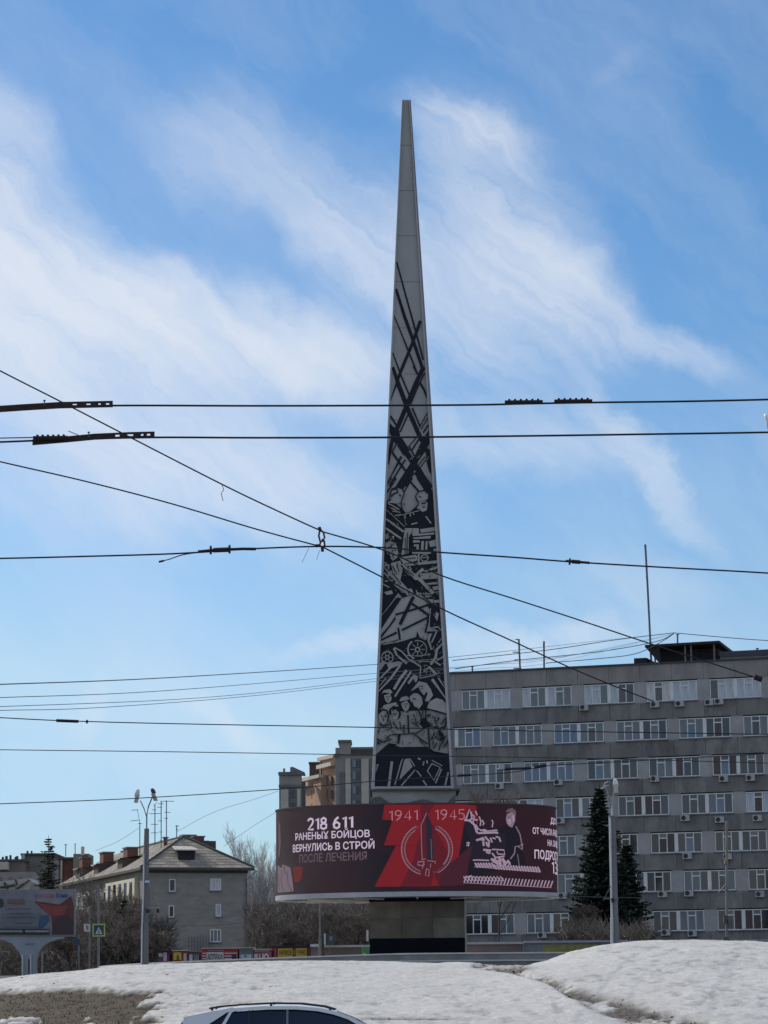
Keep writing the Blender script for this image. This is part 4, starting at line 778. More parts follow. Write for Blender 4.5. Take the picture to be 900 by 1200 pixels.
pb('right_block', 393, 452, 876, 1105, AD-1, 16, m_g1, apt); pb('tower_box', 397.5, 411, 868, 884, AD-1.5, 8, m_g1, apt); pb('tower_coping', 396, 412, 867, 869.3, AD-2, 9, m_g3, apt)
pb('cornice', 392, 397, 883, 886, AD-2, 3, m_g3, apt); pb('cornice', 411, 452, 875.3, 878, AD-1.6, 2, m_g3, apt); pb('frieze', 404, 452, 879.5, 884.5, AD-1.3, .5, m_brn, apt)
for x0, x1, m in ((398.5, 404, m_g3), (404.5, 410.8, m_g2), (411.4, 422.6, m_g3), (423.2, 432, m_g2), (433, 440, m_g3)): pb('pilaster' if m is m_g2 else 'glazed_bay', x0, x1, 889 if x0 > 400 else 905, 1100, AD-1.4, .4, m, apt)
for yy_ in (890, 904, 921, 938, 955):
    pb('window', 413, 417, yy_, yy_+9, AD-1.6, .2, PANE['M'], apt); pb('window', 417.5, 421.5, yy_, yy_+9, AD-1.6, .2, m_wd, apt)
    if yy_ > 900: pb('window', 434.5, 438, yy_, yy_+9, AD-1.6, .2, m_wd, apt)
MB().tube([P(333, 905, AD+2), P(333, 900.5, AD+2)], .25, 5).build('roof_vent', m_g3, apt)

# ------------------------------------------------------------------ old house with hipped roof on the left
HO = P(170, 1017, 300); HX = Vector((.9502, .3115, 0)); HY = Vector((-.3115, .9502, 0)); EZ = HO.z; HO = Vector((HO.x, HO.y, 0)); HW_, HL = 11.95, 46.0
HM = Mloc(HO, HX, HY, Vector((0, 0, 1)))
m_hw = mat('house_dark_brick', (.29, .262, .228), .95, .22, .7, .01, 8, stretch=(1, 1, 3)); m_hc = mat('house_cream', (.62, .54, .40), .9, .2, .6); m_hg = mat('house_render_grey', (.23, .205, .17), .9, .3, .5)
m_rf = mat('slate_roof', (.40, .37, .32), .9, .22, .8, .03, 5, stretch=(1, 1, 1)); m_eave = mat('eave_dark', (.075, .068, .062), .8, .2, 2); m_cb = mat('chimney_red_brick', (.155, .068, .055), .9, .25, 2, .01, 10); m_hm = mat('cap_metal', (.12, .12, .13), .6, .2, 2)
house = empty('brick_house', (HO.x, HO.y, 3), 'old four storey grey house with hipped slate roof and red chimneys on the left', 'building')
MB().box(0, HW_, 0, .4, 2.5, EZ-.01, HM).build('end_wall', m_hw, house)
MB().box(0.003, .4, .4, HL, 2.5, EZ-.01, HM).build('long_wall', m_hg, house)
MB().box(HW_-.4, HW_, .4, HL, 2.5, EZ-.01, HM).build('far_wall', m_hw, house)
MB().box(.4, HW_-.4, HL-.4, HL, 2.5, EZ-.01, HM).build('back_wall', m_hw, house)
ov = .65; rz = EZ+3.85; s0 = 6.2
rf = MB(); rf.add([HM @ Vector(v) for v in [(-ov, -ov, EZ), (HW_+ov, -ov, EZ), (HW_+ov, HL+ov, EZ), (-ov, HL+ov, EZ), (HW_/2, s0, rz), (HW_/2, HL-s0, rz)]], [(0, 1, 4), (1, 2, 5, 4), (2, 3, 5), (3, 0, 4, 5), (3, 2, 1, 0)])
roof = rf.build('roof', m_rf, house)
# slate sheets as real overlapping courses on the two visible slopes
def slope_pt(face, a, b):   # a along the eave (m), b up the slope 0..1
    if face == 0: x = -ov+a; y = -ov+(s0+ov)*b; return x, y, EZ+(rz-EZ)*b
    return -ov+(HW_/2+ov)*b, -ov+a, EZ+(rz-EZ)*b
cs = MB()
for j in range(11):
    b0 = j/11; b1 = (j+1.12)/11
    x0 = -ov+(HW_/2+ov)*b0; x1 = HW_+ov-(HW_/2+ov)*b0; x0b = -ov+(HW_/2+ov)*min(b1, 1); x1b = HW_+ov-(HW_/2+ov)*min(b1, 1)
    ya, za = -ov+(s0+ov)*b0, EZ+(rz-EZ)*b0; yb_, zb_ = -ov+(s0+ov)*min(b1, 1), EZ+(rz-EZ)*min(b1, 1)
    n_ = max(2, int((x1-x0)/1.1))
    for i in range(n_):
        f0, f1 = i/n_, (i+1)/n_-.004; h_ = .05+rnd.uniform(0, .035)
        cs.add([HM @ Vector(v) for v in [(x0+(x1-x0)*f0, ya, za+h_), (x0+(x1-x0)*f1, ya, za+h_), (x0b+(x1b-x0b)*f1, yb_, zb_+.02), (x0b+(x1b-x0b)*f0, yb_, zb_+.02), (x0+(x1-x0)*f0, ya, za), (x0+(x1-x0)*f1, ya, za)]], [(0, 1, 2, 3), (4, 5, 1, 0)])
    xa, xb = -ov+(HW_/2+ov)*b0, -ov+(HW_/2+ov)*min(b1, 1); sa, sb = -ov+(s0+ov)*b0, -ov+(s0+ov)*min(b1, 1); n_ = 34
    for i in range(n_):
        f0, f1 = i/n_, (i+1)/n_-.003; h_ = .05+rnd.uniform(0, .04); le_ = HL+ov
        cs.add([HM @ Vector(v) for v in [(xa, sa+(le_-sa)*f0, za+h_), (xa, sa+(le_-sa)*f1, za+h_), (xb, sb+(le_-sb)*f1, zb_+.02), (xb, sb+(le_-sb)*f0, zb_+.02), (xa, sa+(le_-sa)*f0, za), (xa, sa+(le_-sa)*f1, za)]], [(3, 2, 1, 0), (0, 1, 5, 4)])
o = cs.build('slates', mat('slate_sheet', (.29, .255, .205), .9, .2, 1.2, .02, 8, island=.22), house); o['kind'] = 'stuff'
MB().box(-ov-.05, HW_+ov+.05, -ov-.05, -ov+.12, EZ-.28, EZ-.01, HM).build('gutter', m_eave, house); MB().box(-ov-.05, -ov+.12, -ov+.13, HL+ov, EZ-.28, EZ-.01, HM).build('gutter', m_eave, house)
MB().box(-.06, HW_+.06, -.16, .0, EZ-.55, EZ-.28, HM).build('cornice', m_eave, house)
for a, b in (((-ov, -ov, EZ+.12), (HW_/2, s0, rz+.12)), ((HW_+ov, -ov, EZ+.12), (HW_/2, s0, rz+.12)), ((HW_/2, s0, rz+.12), (HW_/2, HL-s0, rz+.12))): MB().tube([HM @ Vector(a), HM @ Vector(b)], .13, 5).build('ridge_cap', m_eave, house)
def onend(px, py):
    v = ray(px, py); k = (HO-EYE).dot(HY)/v.dot(HY); q = EYE+v*k; return ((q-HO).dot(HX), q.z)
def hwin(x0, x1, y0, y1, glass, bars=1):
    u0, zt4 = onend(x0, y0); u1, zb4 = onend(x1, y1); f = MB(); t_ = .11
    f.box(u0, u1, -.07, .03, zb4, zb4+t_, HM); f.box(u0, u1, -.07, .03, zt4-t_, zt4, HM); f.box(u0, u0+t_, -.07, .03, zb4+t_, zt4-t_, HM); f.box(u1-t_, u1, -.07, .03, zb4+t_, zt4-t_, HM)
    for i in range(bars): xm = u0+(u1-u0)*(i+1)/(bars+1); f.box(xm-.05, xm+.05, -.065, .03, zb4+t_, zt4-t_, HM)
    w = f.build('window', m_fr, house); MB().box(u0+t_, u1-t_, -.03, -.012, zb4+t_, zt4-t_, HM).build('pane', glass, w); MB().box(u0-.1, u1+.1, -.16, -.002, zb4-.12, zb4-.003, HM).build('sill', m_sill, w)
hwin(246, 259, 1029.5, 1043.5, PANE['W']); hwin(252.5, 259, 1059.5, 1074, PANE['L'], 0); hwin(246, 259, 1089, 1104, PANE['C'], 2)
hwin(198, 205.5, 1030, 1045, PANE['G'], 0); hwin(197.5, 204, 1061, 1075, PANE['D'], 0); hwin(197.5, 204, 1088, 1107, PANE['D'], 0)
u_, z_ = onend(247.5, 1066); MB().box(u_-.3, u_+.45, -.04, -.003, z_-.7, z_+.75, HM).build('bricked_panel', m_hw, house)
u_, z_ = onend(233, 1107); 
for k in range(9): MB().box(u_-1.3+k*.33, u_-1.25+k*.33, -.5, -.45, z_-1.6, z_+.9, HM).build('fence_bar', m_hm, house)
MB().tube([HM @ Vector((.25, -.12, EZ-.6)), HM @ Vector((.25, -.12, 3))], .08, 5).build('downpipe', m_hm, house); MB().tube([HM @ Vector((HW_+.5, -.5, EZ-.1)), HM @ Vector((HW_+.9, -.8, EZ-.3)), HM @ Vector((HW_-.1, -.14, EZ-1.3)), HM @ Vector((HW_-.1, -.14, 3))], .08, 5).build('downpipe', m_hm, house)
# long wall towards the sun: cream loggia stack with tall openings, window axes, pale balconies
MB().box(-.5, .0, 3.2, 18.8, 2.5, EZ-1.0, HM).build('loggia_wall', m_hc, house)
for r_ in range(4):
    zb4 = EZ-3.1*(r_+1)-.35
    for k in range(5): MB().box(-.56, -.5, 4.4+k*2.9, 5.6+k*2.9, zb4, zb4+2.1, HM).build('window', [PANE['D'], PANE['B'], PANE['R']][(k+r_) % 3], house)
    for k in range(8):
        y_ = 20.6+k*3.1; f = MB().box(-.06, .0, y_-.1, y_+1.4, zb4-.1, zb4+1.7, HM).build('window', m_fr, house); MB().box(-.075, -.061, y_+.05, y_+1.25, zb4+.05, zb4+1.55, HM).build('pane', PANE['DMG'[(k*2+r_) % 3]], f)
    for y_ in (24.5, 34, 42): bl = MB().box(-1.1, -.08, y_, y_+3, zb4-1.2, zb4-.05, HM).build('balcony', mat('balcony_panel', (.42, .42, .40), .8, .2, 1), house)
# dormers and chimneys
def chim(s_, x_, w, d_, ztop, name='chimney'):
    b = MB().box(x_, x_+w, s_, s_+d_, EZ+.2, ztop, HM).build(name, m_cb, house); MB().box(x_-.12, x_+w+.12, s_-.12, s_+d_+.12, ztop, ztop+.16, HM).build('cap', m_hm, b)
def rz_at(x_): return EZ+(rz-EZ)*(x_+ov)/(HW_/2+ov)
chim(16.0, 1.5, 1.3, 2.2, EZ+3.1); chim(30.5, 1.7, 1.3, 2.2, EZ+3.3); chim(43, 1.6, 1.2, 1.8, EZ+3.3); chim(12.5, HW_/2+1.5, 1.5, 1.5, EZ+4.4); chim(8.2, HW_-4.2, 1.2, 1.3, EZ+4.0); chim(9.2, HW_/2-1.6, .4, .4, EZ+3.9, 'vent_pot')
for s_, x_ in ((8, HW_/2+2.6), (8.6, HW_/2+3.6)): MB().box(x_, x_+.9, s_, s_+.9, EZ+1, EZ+3.6, HM).build('vent_box', m_brn, house)
for s_ in (13.3, 27.0, 38.0): # side dormers
    q = MB(); q.add([HM @ Vector(v) for v in [(.3, s_, rz_at(.3)), (.3, s_+2.6, rz_at(.3)), (.3, s_+2.6, rz_at(.3)+1.2), (.3, s_, rz_at(.3)+1.2), (2.6, s_, rz_at(2.6)), (2.6, s_+2.6, rz_at(2.6))]], [(3, 2, 1, 0), (0, 4, 3), (1, 2, 5), (3, 4, 5, 2)])
    d_ = q.build('dormer', m_brn, house); MB().add([HM @ Vector(v) for v in [(-.05, s_-.25, rz_at(.3)+1.22), (-.05, s_+2.85, rz_at(.3)+1.22), (2.9, s_+2.85, rz_at(2.7)+.18), (2.9, s_-.25, rz_at(2.7)+.18), (-.05, s_-.25, rz_at(.3)+1.1), (-.05, s_+2.85, rz_at(.3)+1.1)]], [(3, 2, 1, 0), (0, 1, 5, 4)]).build('dormer_roof', m_rf, d_)
# front dormer on the hip slope
fx0, fz = onend(212, 1002); fx0 = fx0; x0, x1 = 3.75, 6.35; yd = 1.0; zd = EZ+(rz-EZ)*(yd+ov)/(s0+ov)
q = MB().add([HM @ Vector(v) for v in [(x0+.35, yd, zd), (x1-.35, yd, zd), (x1-.25, yd, zd+1.25), (x0+.25, yd, zd+1.25), (x0+.35, yd+2.4, zd+1.45), (x1-.35, yd+2.4, zd+1.45)]], [(0, 1, 2, 3), (0, 3, 4), (1, 5, 2)])
d_ = q.build('dormer', m_can, house); MB().add([HM @ Vector(v) for v in [(x0-.1, yd-.45, zd+1.2), (x1+.1, yd-.45, zd+1.2), (x1-.1, yd+2.4, zd+1.75), (x0+.2, yd+2.4, zd+1.75), (x0-.1, yd-.45, zd+1.08), (x1+.1, yd-.45, zd+1.08), (x1-.1, yd+2.4, zd+1.6), (x0+.2, yd+2.4, zd+1.6)]], [(0, 1, 2, 3), (7, 6, 5, 4), (0, 4, 5, 1), (1, 5, 6, 2), (2, 6, 7, 3), (3, 7, 4, 0)]).build('dormer_roof', mat('dormer_sheet', (.5, .46, .38), .8, .2, 2), d_)
# aerials on this roof
def haer(px, yt, yb, d, bars, label):
    o = empty('tv_aerial', P(px, yb, d), label, 'antenna', 'aerials on the old house roof'); MB().tube([P(px, yt, d), P(px, yb, d)], .06, 5).build('pole', m_ant, o)
    for x0, y0, x1, y1 in bars: MB().tube([P(x0, y0, d), P(x1, y1, d)], .035, 4).build('crossbar', m_ant, o)
haer(181.5, 943, 990, 309, [(178, 949, 183, 949), (175, 953.5, 189, 953.5), (177, 966, 185, 966), (177, 976, 185, 976), (180, 944, 184, 940)], 'tall tv aerial with many side bars just right of the left lamp post')
haer(188.8, 939, 994, 308, [(185, 942, 192, 942), (184, 946, 190, 946), (185, 962, 190, 962), (186, 975, 190, 975), (187, 985, 190, 985)], 'tallest blue tv aerial in the middle of the roof ridge trio')
haer(195, 938, 988, 307, [(188, 939, 204, 939), (193, 952, 200, 952), (192, 959, 197, 959)], 'tv aerial with long horizontal top bar, rightmost of the ridge trio')
haer(207, 967, 981, 306, [(205, 968, 210, 968), (206, 972, 209, 972)], 'small tv aerial standing on the peak of the hipped roof')
haer(163.8, 964, 1002, 312, [(162, 965, 166, 965), (153, 962, 164, 961), (154, 949.5, 162, 949), (161, 949, 164, 965)], 'leaning tv aerial left of the concrete lamp post')
haer(77, 989, 1004, 350, [(75, 990, 79, 990)], 'short mushroom topped mast above the dark roofs at the left'); haer(88, 989, 1004, 348, [(86.5, 989, 89.5, 989)], 'thin grey pin mast beside the mushroom topped one')

# ------------------------------------------------------------------ blocks further back on the left
bb = empty('brick_block', (P(10, 1100, 400).x, 400, 3), 'long brown brick block behind the billboard at the left edge', 'building')
m_bb = mat('brown_brick', (.20, .155, .135), .9, .22, .6, .01, 5)
pb('wall', -30, 27, 1009, 1145, 400, 12, m_bb, bb); pb('coping', -31, 28, 1007, 1009.5, 399.5, 13, m_eave, bb); pb('lower_band', -30, 38, 1022, 1145, 392, 8, m_g1, bb); pb('balcony', -5, 9, 1010, 1019, 398, 2, m_g2, bb)
for i, px in enumerate((2, 6, 11, 17, 19)): pb('roof_vent', px, px+1.6+.6*(i % 2), 1004-(i % 3), 1008, 401, 1, m_eave, bb)
for i in range(5): pb('window', -26+i*12, -22+i*12, 1028, 1037, 391.9, .2, PANE['D'], bb)
b2 = empty('flat_roofed_house', (P(45, 1100, 385).x, 385, 3), 'pale grey flat roofed block behind the small spruce at the left', 'building')
pb('wall', 25, 64, 1001.5, 1145, 405, 12, m_hg, b2); pb('coping', 24, 65, 999.8, 1002, 404.5, 13, m_eave, b2); pb('chimney', 26, 28.5, 1001, 1013, 403.8, 1, m_g2, b2); pb('chimney', 31, 32.5, 997, 1001, 405, 1, m_eave, b2); pb('chimney', 36, 37.2, 997, 1001, 405, 1, m_eave, b2)
b3 = empty('red_brick_house', (P(80, 1100, 360).x, 360, 3), 'low red brick house with pale roof between the small spruce and the old house', 'building')
pb('wall', 69, 86, 1006.5, 1145, 366, 8, m_cb, b3); pb('roof_edge', 67, 88, 1004.5, 1007, 365.5, 9, m_eave, b3); pb('pier', 71, 73, 1008, 1145, 365.6, .5, m_g2, b3); pb('wall_right', 86, 104, 1000.5, 1030, 362, 6, m_hg, b3); pb('dormer', 99, 103, 1003, 1014, 361.5, 1, m_cb, b3); pb('chimney_stack', 95, 98, 992, 1002, 361, 1, m_hc, b3)
m_tin = mat('tin_roof', (.45, .43, .38), .6, .2, 1)
b4 = empty('tin_roof_shed', (P(15, 1060, 340).x, 340, 3), 'low building with pale slanting tin roof just above the billboard', 'building')
MB().prism([P(x, y, 340) for x, y in [(-30, 1050), (-30, 1038), (0, 1033), (34, 1029), (38, 1034), (30, 1050)]], (0, 8, 0)).build('roof', m_tin, b4); pb('wall', -30, 40, 1048, 1150, 341, 7, m_bb, b4)
for a, b in (((0, 1040), (18, 1037)), ((18, 1043), (34, 1031)), ((18, 1030.5), (20, 1037)), ((5, 1034), (9, 1042))): MB().tube([P(*a, 339.7), P(*b, 339.7)], .15, 4).build('roof_seam', m_eave, b4)
# ------------------------------------------------------------------ billboard
def flat(mp, pts, th, name, m, parent): return MB().prism([mp(x, y) for x, y in pts], Vector((0, th, 0))).build(name, m, parent)
def at(d): return lambda x, y: P(x, y, d)
BD = 162.0
m_bf = mat('billboard_frame', (.22, .22, .24), .6, .2, 1); m_bs = mat('billboard_stand', (.27, .30, .34), .6, .18, .8, .01, 5)
bill = empty('billboard', (P(35, 1145, BD).x, BD, 2.4), 'billboard with a red roof picture on a grey flared stand at the left edge', 'billboard')
flat(at(BD), [(-22, 1042.5), (88.5, 1042), (88, 1097.5), (-22, 1097)], .35, 'panel_box', m_bf, bill)
ad = [('advert_sheet', (.26, .26, .29), [(-21, 1043.5), (87.2, 1043), (86.8, 1096), (-21, 1095.5)]), ('pale_field', (.31, .31, .35), [(42, 1044), (87, 1043.5), (87, 1052), (70, 1060), (44, 1056)]),
      ('red_roof', (.16, .035, .035), [(40, 1056), (70, 1060), (83, 1050), (86.5, 1060), (86, 1095), (62, 1095), (60, 1074), (46, 1062)]), ('red_shade', (.30, .06, .05), [(44, 1058), (66, 1062), (80, 1060), (74, 1073), (58, 1073)]),
      ('dark_house', (.07, .03, .04), [(62, 1080), (74, 1072), (80, 1074), (86, 1080), (86, 1095), (61, 1095)]), ('blue_tool', (.05, .12, .26), [(42, 1084), (50, 1073), (56, 1072), (58, 1078), (52, 1085), (46, 1088)]),
      ('grey_patch', (.20, .21, .24), [(2, 1071), (48, 1070), (44, 1086), (2, 1086)]), ('dark_patch', (.05, .05, .06), [(-8, 1054), (2, 1053), (4.5, 1058), (3, 1063), (-8, 1063)]), ('text_block', (.22, .13, .13), [(9, 1054), (28, 1054.3), (28, 1059), (9, 1058.6)]), ('footer_bar', (.02, .02, .025), [(-21, 1088), (57.5, 1088.5), (57.5, 1095.2), (-21, 1094.8)])]
for i, (nm, c, pts) in enumerate(ad): flat(at(BD-.02-.012*i), pts, .012, nm, mat('ad_'+nm, tuple(v*.66 for v in c), .5, .18, 1.5), bill)
for y0, x0, x1 in ((1064.5, 6, 35), (1069.5, 12, 34), (1074.5, 8, 40), (1081, 18, 37)):
    m = MB(); x = x0
    while x < x1: w = rnd.uniform(1.2, 4); m.prism([P(a, b, BD-.18) for a, b in ((x, y0), (x+w, y0), (x+w, y0+1.1), (x, y0+1.1))], (0, .01, 0)); x += w+.9
    m.build('small_print', mat('print_grey', (.08, .08, .11), .6, .2, 2), bill)
m = MB()
for x0, x1 in ((-10, 25), (30, 57)):
    x = x0
    while x < x1: w = rnd.uniform(.8, 2); m.prism([P(a, b, BD-.18) for a, b in ((x, 1090), (x+w, 1090), (x+w, 1092.6), (x, 1092.6))], (0, .01, 0)); x += w+.6
m.build('footer_print', mat('print_white', (.30, .30, .31), .6, .2, 2), bill)
def ftext(body, x0, x1, yb, yt, d, m, parent, bold=.01, name='lettering'):
    vs, fs = text_geo(body, bold); MB().add([P(x0+(x1-x0)*x, yb+(yt-yb)*y, d) for x, y in vs], fs).build(name, m, parent)
ftext('Русская', 41.5, 63, 1051.4, 1047.0, BD-.2, mat('letter_red', (.34, .05, .07), .5, .1, 1), bill); ftext('Баня', 66, 79, 1051.2, 1046.8, BD-.2, mat('letter_blue', (.02, .04, .20), .5, .1, 1), bill, .02)
fl = [(-8, 1097), (75, 1097.5), (74, 1100), (66, 1101), (56, 1104.5), (49, 1110), (44.5, 1117), (42.5, 1126), (42.5, 1150), (35.6, 1150), (35.4, 1123.5), (33.2, 1123.5), (33, 1150), (26.2, 1150), (26, 1126), (22, 1115), (14, 1105.5), (4, 1101.5), (-8, 1100)]
flat(at(BD+.05), fl, .5, 'stand', m_bs, bill); flat(at(BD+.5), [(32.5, 1122), (36.2, 1122), (36.2, 1150), (32.5, 1150)], .05, 'stand_slot', m_can, bill)
ftext('АРТЕМ', 30, 39.5, 1107.6, 1105.4, BD, mat('letter_dark', (.05, .05, .06), .5, .1, 1), bill, 0)
for x in (26.4, 35.8): MB().tube([P(x, 1118, BD-.03), P(x, 1150, BD-.03)], .06, 5).build('edge_tube', mat('pale_tube', (.5, .5, .5), .5, .1, 1), bill)
# ------------------------------------------------------------------ crossing sign and small signs
D1 = 150.0
m_yg = mat('fluor_yellow_green', (.30, .42, .08), .5, .1, 1); m_bl = mat('sign_blue', (.012, .035, .085), .4, .1, 1); m_wh = mat('sign_white', (.42, .44, .46), .5, .1, 1); m_gp = mat('grey_pole', (.13, .135, .14), .6, .2, 2)
def pole(px, y0, y1, d, r, m=m_gp): return MB().tube([P(px, y1, d), P(px, y0, d)], r, 8)
cs_ = empty('crossing_sign', P(116, 1150, D1), 'blue pedestrian crossing sign with yellow-green border on a thin pole', 'sign')
pole(115.6, 1037, 1150, D1+.1, .06).build('pole', m_gp, cs_); flat(at(D1), [(108.4, 1082.6), (123.2, 1082.4), (123.2, 1097.4), (108.4, 1097.6)], .05, 'border_plate', m_yg, cs_)
flat(at(D1-.02), [(110, 1084.2), (121.6, 1084), (121.6, 1095.8), (110, 1096)], .015, 'blue_plate', m_bl, cs_); flat(at(D1-.04), [(115.8, 1086), (120, 1094.6), (111.6, 1094.6)], .012, 'white_triangle', m_wh, cs_)
MB().tube([P(116.2, 1089.2, D1-.05), P(115.8, 1091.4, D1-.05)], .022, 5).tube([P(115.8, 1091.4, D1-.05), P(114.5, 1094, D1-.05)], .016, 5).tube([P(115.8, 1091.4, D1-.05), P(117.3, 1094, D1-.05)], .016, 5).tube([P(116.4, 1088.3, D1-.05), P(116.4, 1088.9, D1-.05)], .022, 6).build('walking_figure', m_can, cs_)
s2 = empty('road_sign', P(102, 1150, 158), 'small white square sign left of the blue crossing sign', 'sign'); pole(105, 1064, 1150, 158.1, .05).build('pole', m_gp, s2); flat(at(158), [(98, 1082.5), (105.8, 1083), (105.8, 1092), (98.4, 1091.4)], .04, 'plate', m_wh, s2); flat(at(157.97), [(101, 1084.5), (103.5, 1085), (103, 1090), (101.4, 1089)], .02, 'red_mark', mat('sign_red', (.4, .06, .05), .5, .1, 1), s2)
s3 = empty('road_sign', P(90, 1150, 159), 'small dark blue sign just right of the billboard stand', 'sign'); pole(92.5, 1095, 1150, 159.1, .05).build('pole', m_gp, s3); flat(at(159), [(87, 1100), (93.5, 1100.4), (93.5, 1107.6), (87, 1107.2)], .04, 'plate', mat('navy_plate', (.02, .03, .09), .5, .1, 1), s3)
s4 = empty('post', P(49.5, 1150, 160), 'thin pale post standing right of the billboard stand', 'post'); pole(49.5, 1115, 1150, 160, .05, m_gp).build('pole', mat('pale_post', (.26, .24, .22), .7, .2, 2), s4)
# ------------------------------------------------------------------ kiosks and shop fronts beyond the terrace
KD = 176.0
def kiosk(name, label, x0, x1, y0, c, cat='kiosk', d=KD, dep=2.6):
    o = empty(name, P((x0+x1)/2, 1150, d), label, cat, 'small shop kiosks beyond the terrace'); pb('body', x0, x1, y0, 1142, d, dep, mat('kiosk_'+label.split()[0]+label.split()[1], c, .6, .2, 1), o); pb('roof', x0-.5, x1+.5, y0-1.1, y0-.05, d-.2, dep+.4, m_tin if c[0] > .2 else m_can, o); return o
def kp(o, x0, x1, y0, y1, c, nm='panel', lay=1): pb(nm, x0, x1, y0, y1, KD-.06*lay, .04, mat('kp_%s_%d_%d' % (nm, int(c[0]*1000), int(c[2]*1000)), c, .5, .12, 1.5), o)
RED, WH, YE = (.42, .035, .05), (.52, .50, .50), (.60, .42, .05)
o = kiosk('kiosk', 'pink white poster kiosk leftmost in the row of shop fronts', 185, 199, 1115, (.10, .06, .10)); kp(o, 191.5, 195.5, 1116, 1126, (.52, .36, .40)); kp(o, 186, 190.5, 1117, 1121, (.45, .40, .42)); kp(o, 196, 198.6, 1116, 1127, (.05, .03, .09))
o = kiosk('kiosk', 'orange yellow kiosk with a dark symbol left of the house downpipe', 202, 220, 1114.5, (.28, .07, .04)); kp(o, 203.5, 212.5, 1116, 1125, YE); kp(o, 207, 209.5, 1119.5, 1125, (.10, .09, .02), 'symbol', 2); kp(o, 215.2, 218.6, 1117, 1126, (.55, .36, .36))
o = kiosk('kiosk', 'low grey kiosk with white poster between the orange and the striped ones', 221, 233, 1117, (.20, .21, .22)); kp(o, 222, 225.6, 1118, 1126, (.48, .5, .5)); kp(o, 225.8, 227, 1120, 1125, (.05, .05, .06))
o = kiosk('pharmacy_kiosk', 'red and white striped kiosk with white АПТЕКА panel', 236.6, 278.6, 1111.8, RED); 
for y in (1116.4, 1119.6, 1122.8): kp(o, 237.2, 241.4, y, y+1.4, WH, 'stripe'); kp(o, 263, 278, y, y+1.4, WH, 'stripe')
kp(o, 242, 262, 1115.8, 1127, (.56, .54, .54)); kp(o, 244, 262, 1113.2, 1114.4, (.5, .2, .2), 'stripe'); kp(o, 271.8, 276.8, 1118.2, 1125.4, (.035, .01, .06), 'window', 2); ftext('АПТЕКА', 243, 261, 1125.2, 1118.2, KD-.14, m_can, o, .01)
o = kiosk('kiosk', 'grey shuttered kiosk with pale blue lower half beside the striped one', 280.4, 296.8, 1111.2, (.25, .27, .28)); kp(o, 282, 294.6, 1118.6, 1127, (.42, .52, .58)); 
for y in (1113, 1115, 1117): kp(o, 281, 296.4, y, y+.5, (.14, .15, .16), 'slat')
kp(o, 286, 289, 1119.5, 1121, (.10, .13, .18), 'mark', 2)
o = kiosk('kiosk', 'red topped white lettered kiosk left of the yellow lettered shop', 297.4, 318, 1113, (.34, .10, .11)); kp(o, 298.4, 315.6, 1113.6, 1115, (.42, .40, .38), 'top_strip'); ftext('SU', 297.6, 305, 1124.8, 1118.2, KD-.14, mat('letter_white', (.6, .58, .58), .5, .1, 1), o, .06); ftext('IO', 307.4, 315, 1124.8, 1117.6, KD-.14, MATS['letter_white'], o, .06); kp(o, 305.2, 307, 1117, 1126, (.5, .07, .08), 'divider')
o = kiosk('beer_shop', 'dark red shop with two yellow lettered panels right of the kiosk row', 321, 363.4, 1109.6, (.20, .018, .028)); kp(o, 325.6, 343, 1111.4, 1121.4, YE); kp(o, 346.6, 359.4, 1111.2, 1120.6, YE)
ftext('ЖИВОЕ', 326.6, 342, 1119, 1113.4, KD-.14, mat('letter_olive', (.11, .08, .01), .5, .1, 1), o, .02); ftext('ПИВО', 348, 358.4, 1118.4, 1113.2, KD-.14, MATS['letter_olive'], o, .02); kp(o, 344.2, 345.4, 1113, 1119, (.5, .26, .06), 'mark')
kp(o, 321.6, 324, 1110.5, 1123, (.34, .05, .06), 'side_strip')
o = kiosk('kiosk', 'small beige booth with snowy white roof beside the yellow lettered shop', 364, 374.4, 1110, (.24, .19, .155)); kp(o, 363.6, 374.6, 1106.4, 1110, (.55, .55, .55), 'snowy_roof')
# low walls
def wall(label, x0, x1, y0, c, d, cap=(.34, .35, .37)):
    o = empty('low_wall', P((x0+x1)/2, 1145, d), label, 'wall'); pb('wall', x0, x1, y0, 1150, d, .4, mat('lw%d' % x0, c, .9, .3, .8, .01, 5), o); pb('coping', x0-.3, x1+.3, y0-2.6, y0-.02, d-.15, .7, mat('lwc%d' % x0, cap, .8, .2, 1), o); return o
wall('brown rendered low wall with pale coping left of the dark pillar', 380, 433, 1110, (.15, .115, .10), 172)
w_ = wall('brown low wall with grey snowy coping right of the dark pillar', 545, 612.6, 1106.5, (.17, .13, .12), 172)
w_ = wall('blue grey low wall with faded yellow patch near the right lamp post', 614.6, 735, 1104.6, (.17, .19, .215), 172, (.30, .31, .33)); pb('yellow_patch', 636, 700, 1107, 1117, 171.97, .03, mat('faded_yellow', (.24, .22, .07), .8, .3, 3), w_)
wall('long pale topped kerb wall under the office windows at the right', 736, 960, 1103.6, (.07, .07, .08), 174, (.25, .26, .29))
b_ = empty('green_bin', P(428, 1145, 170), 'small green bin at the left foot of the dark pillar', 'bin')
a = P(428.5, 1110, 170); m = MB(); n_ = 14; zb_ = P(428, 1124, 170).z; 
m.tube([Vector((a.x, 170, zb_)), Vector((a.x, 170, a.z-.06))], .20, n_, .235).build('body', mat('bin_green', (.02, .16, .045), .5, .2, 3), b_); MB().tube([Vector((a.x, 170, a.z-.05)), Vector((a.x, 170, a.z+.02))], .25, n_).build('lid', mat('bin_lid', (.03, .20, .07), .5, .2, 3), b_)
pb('white_label', 426, 428.4, 1117, 1120, 169.72, .02, m_wh, b_)
pb('standing_leg', 427.9, 428.1, 1120, 1135, 169.9, .05, m_gp, b_)
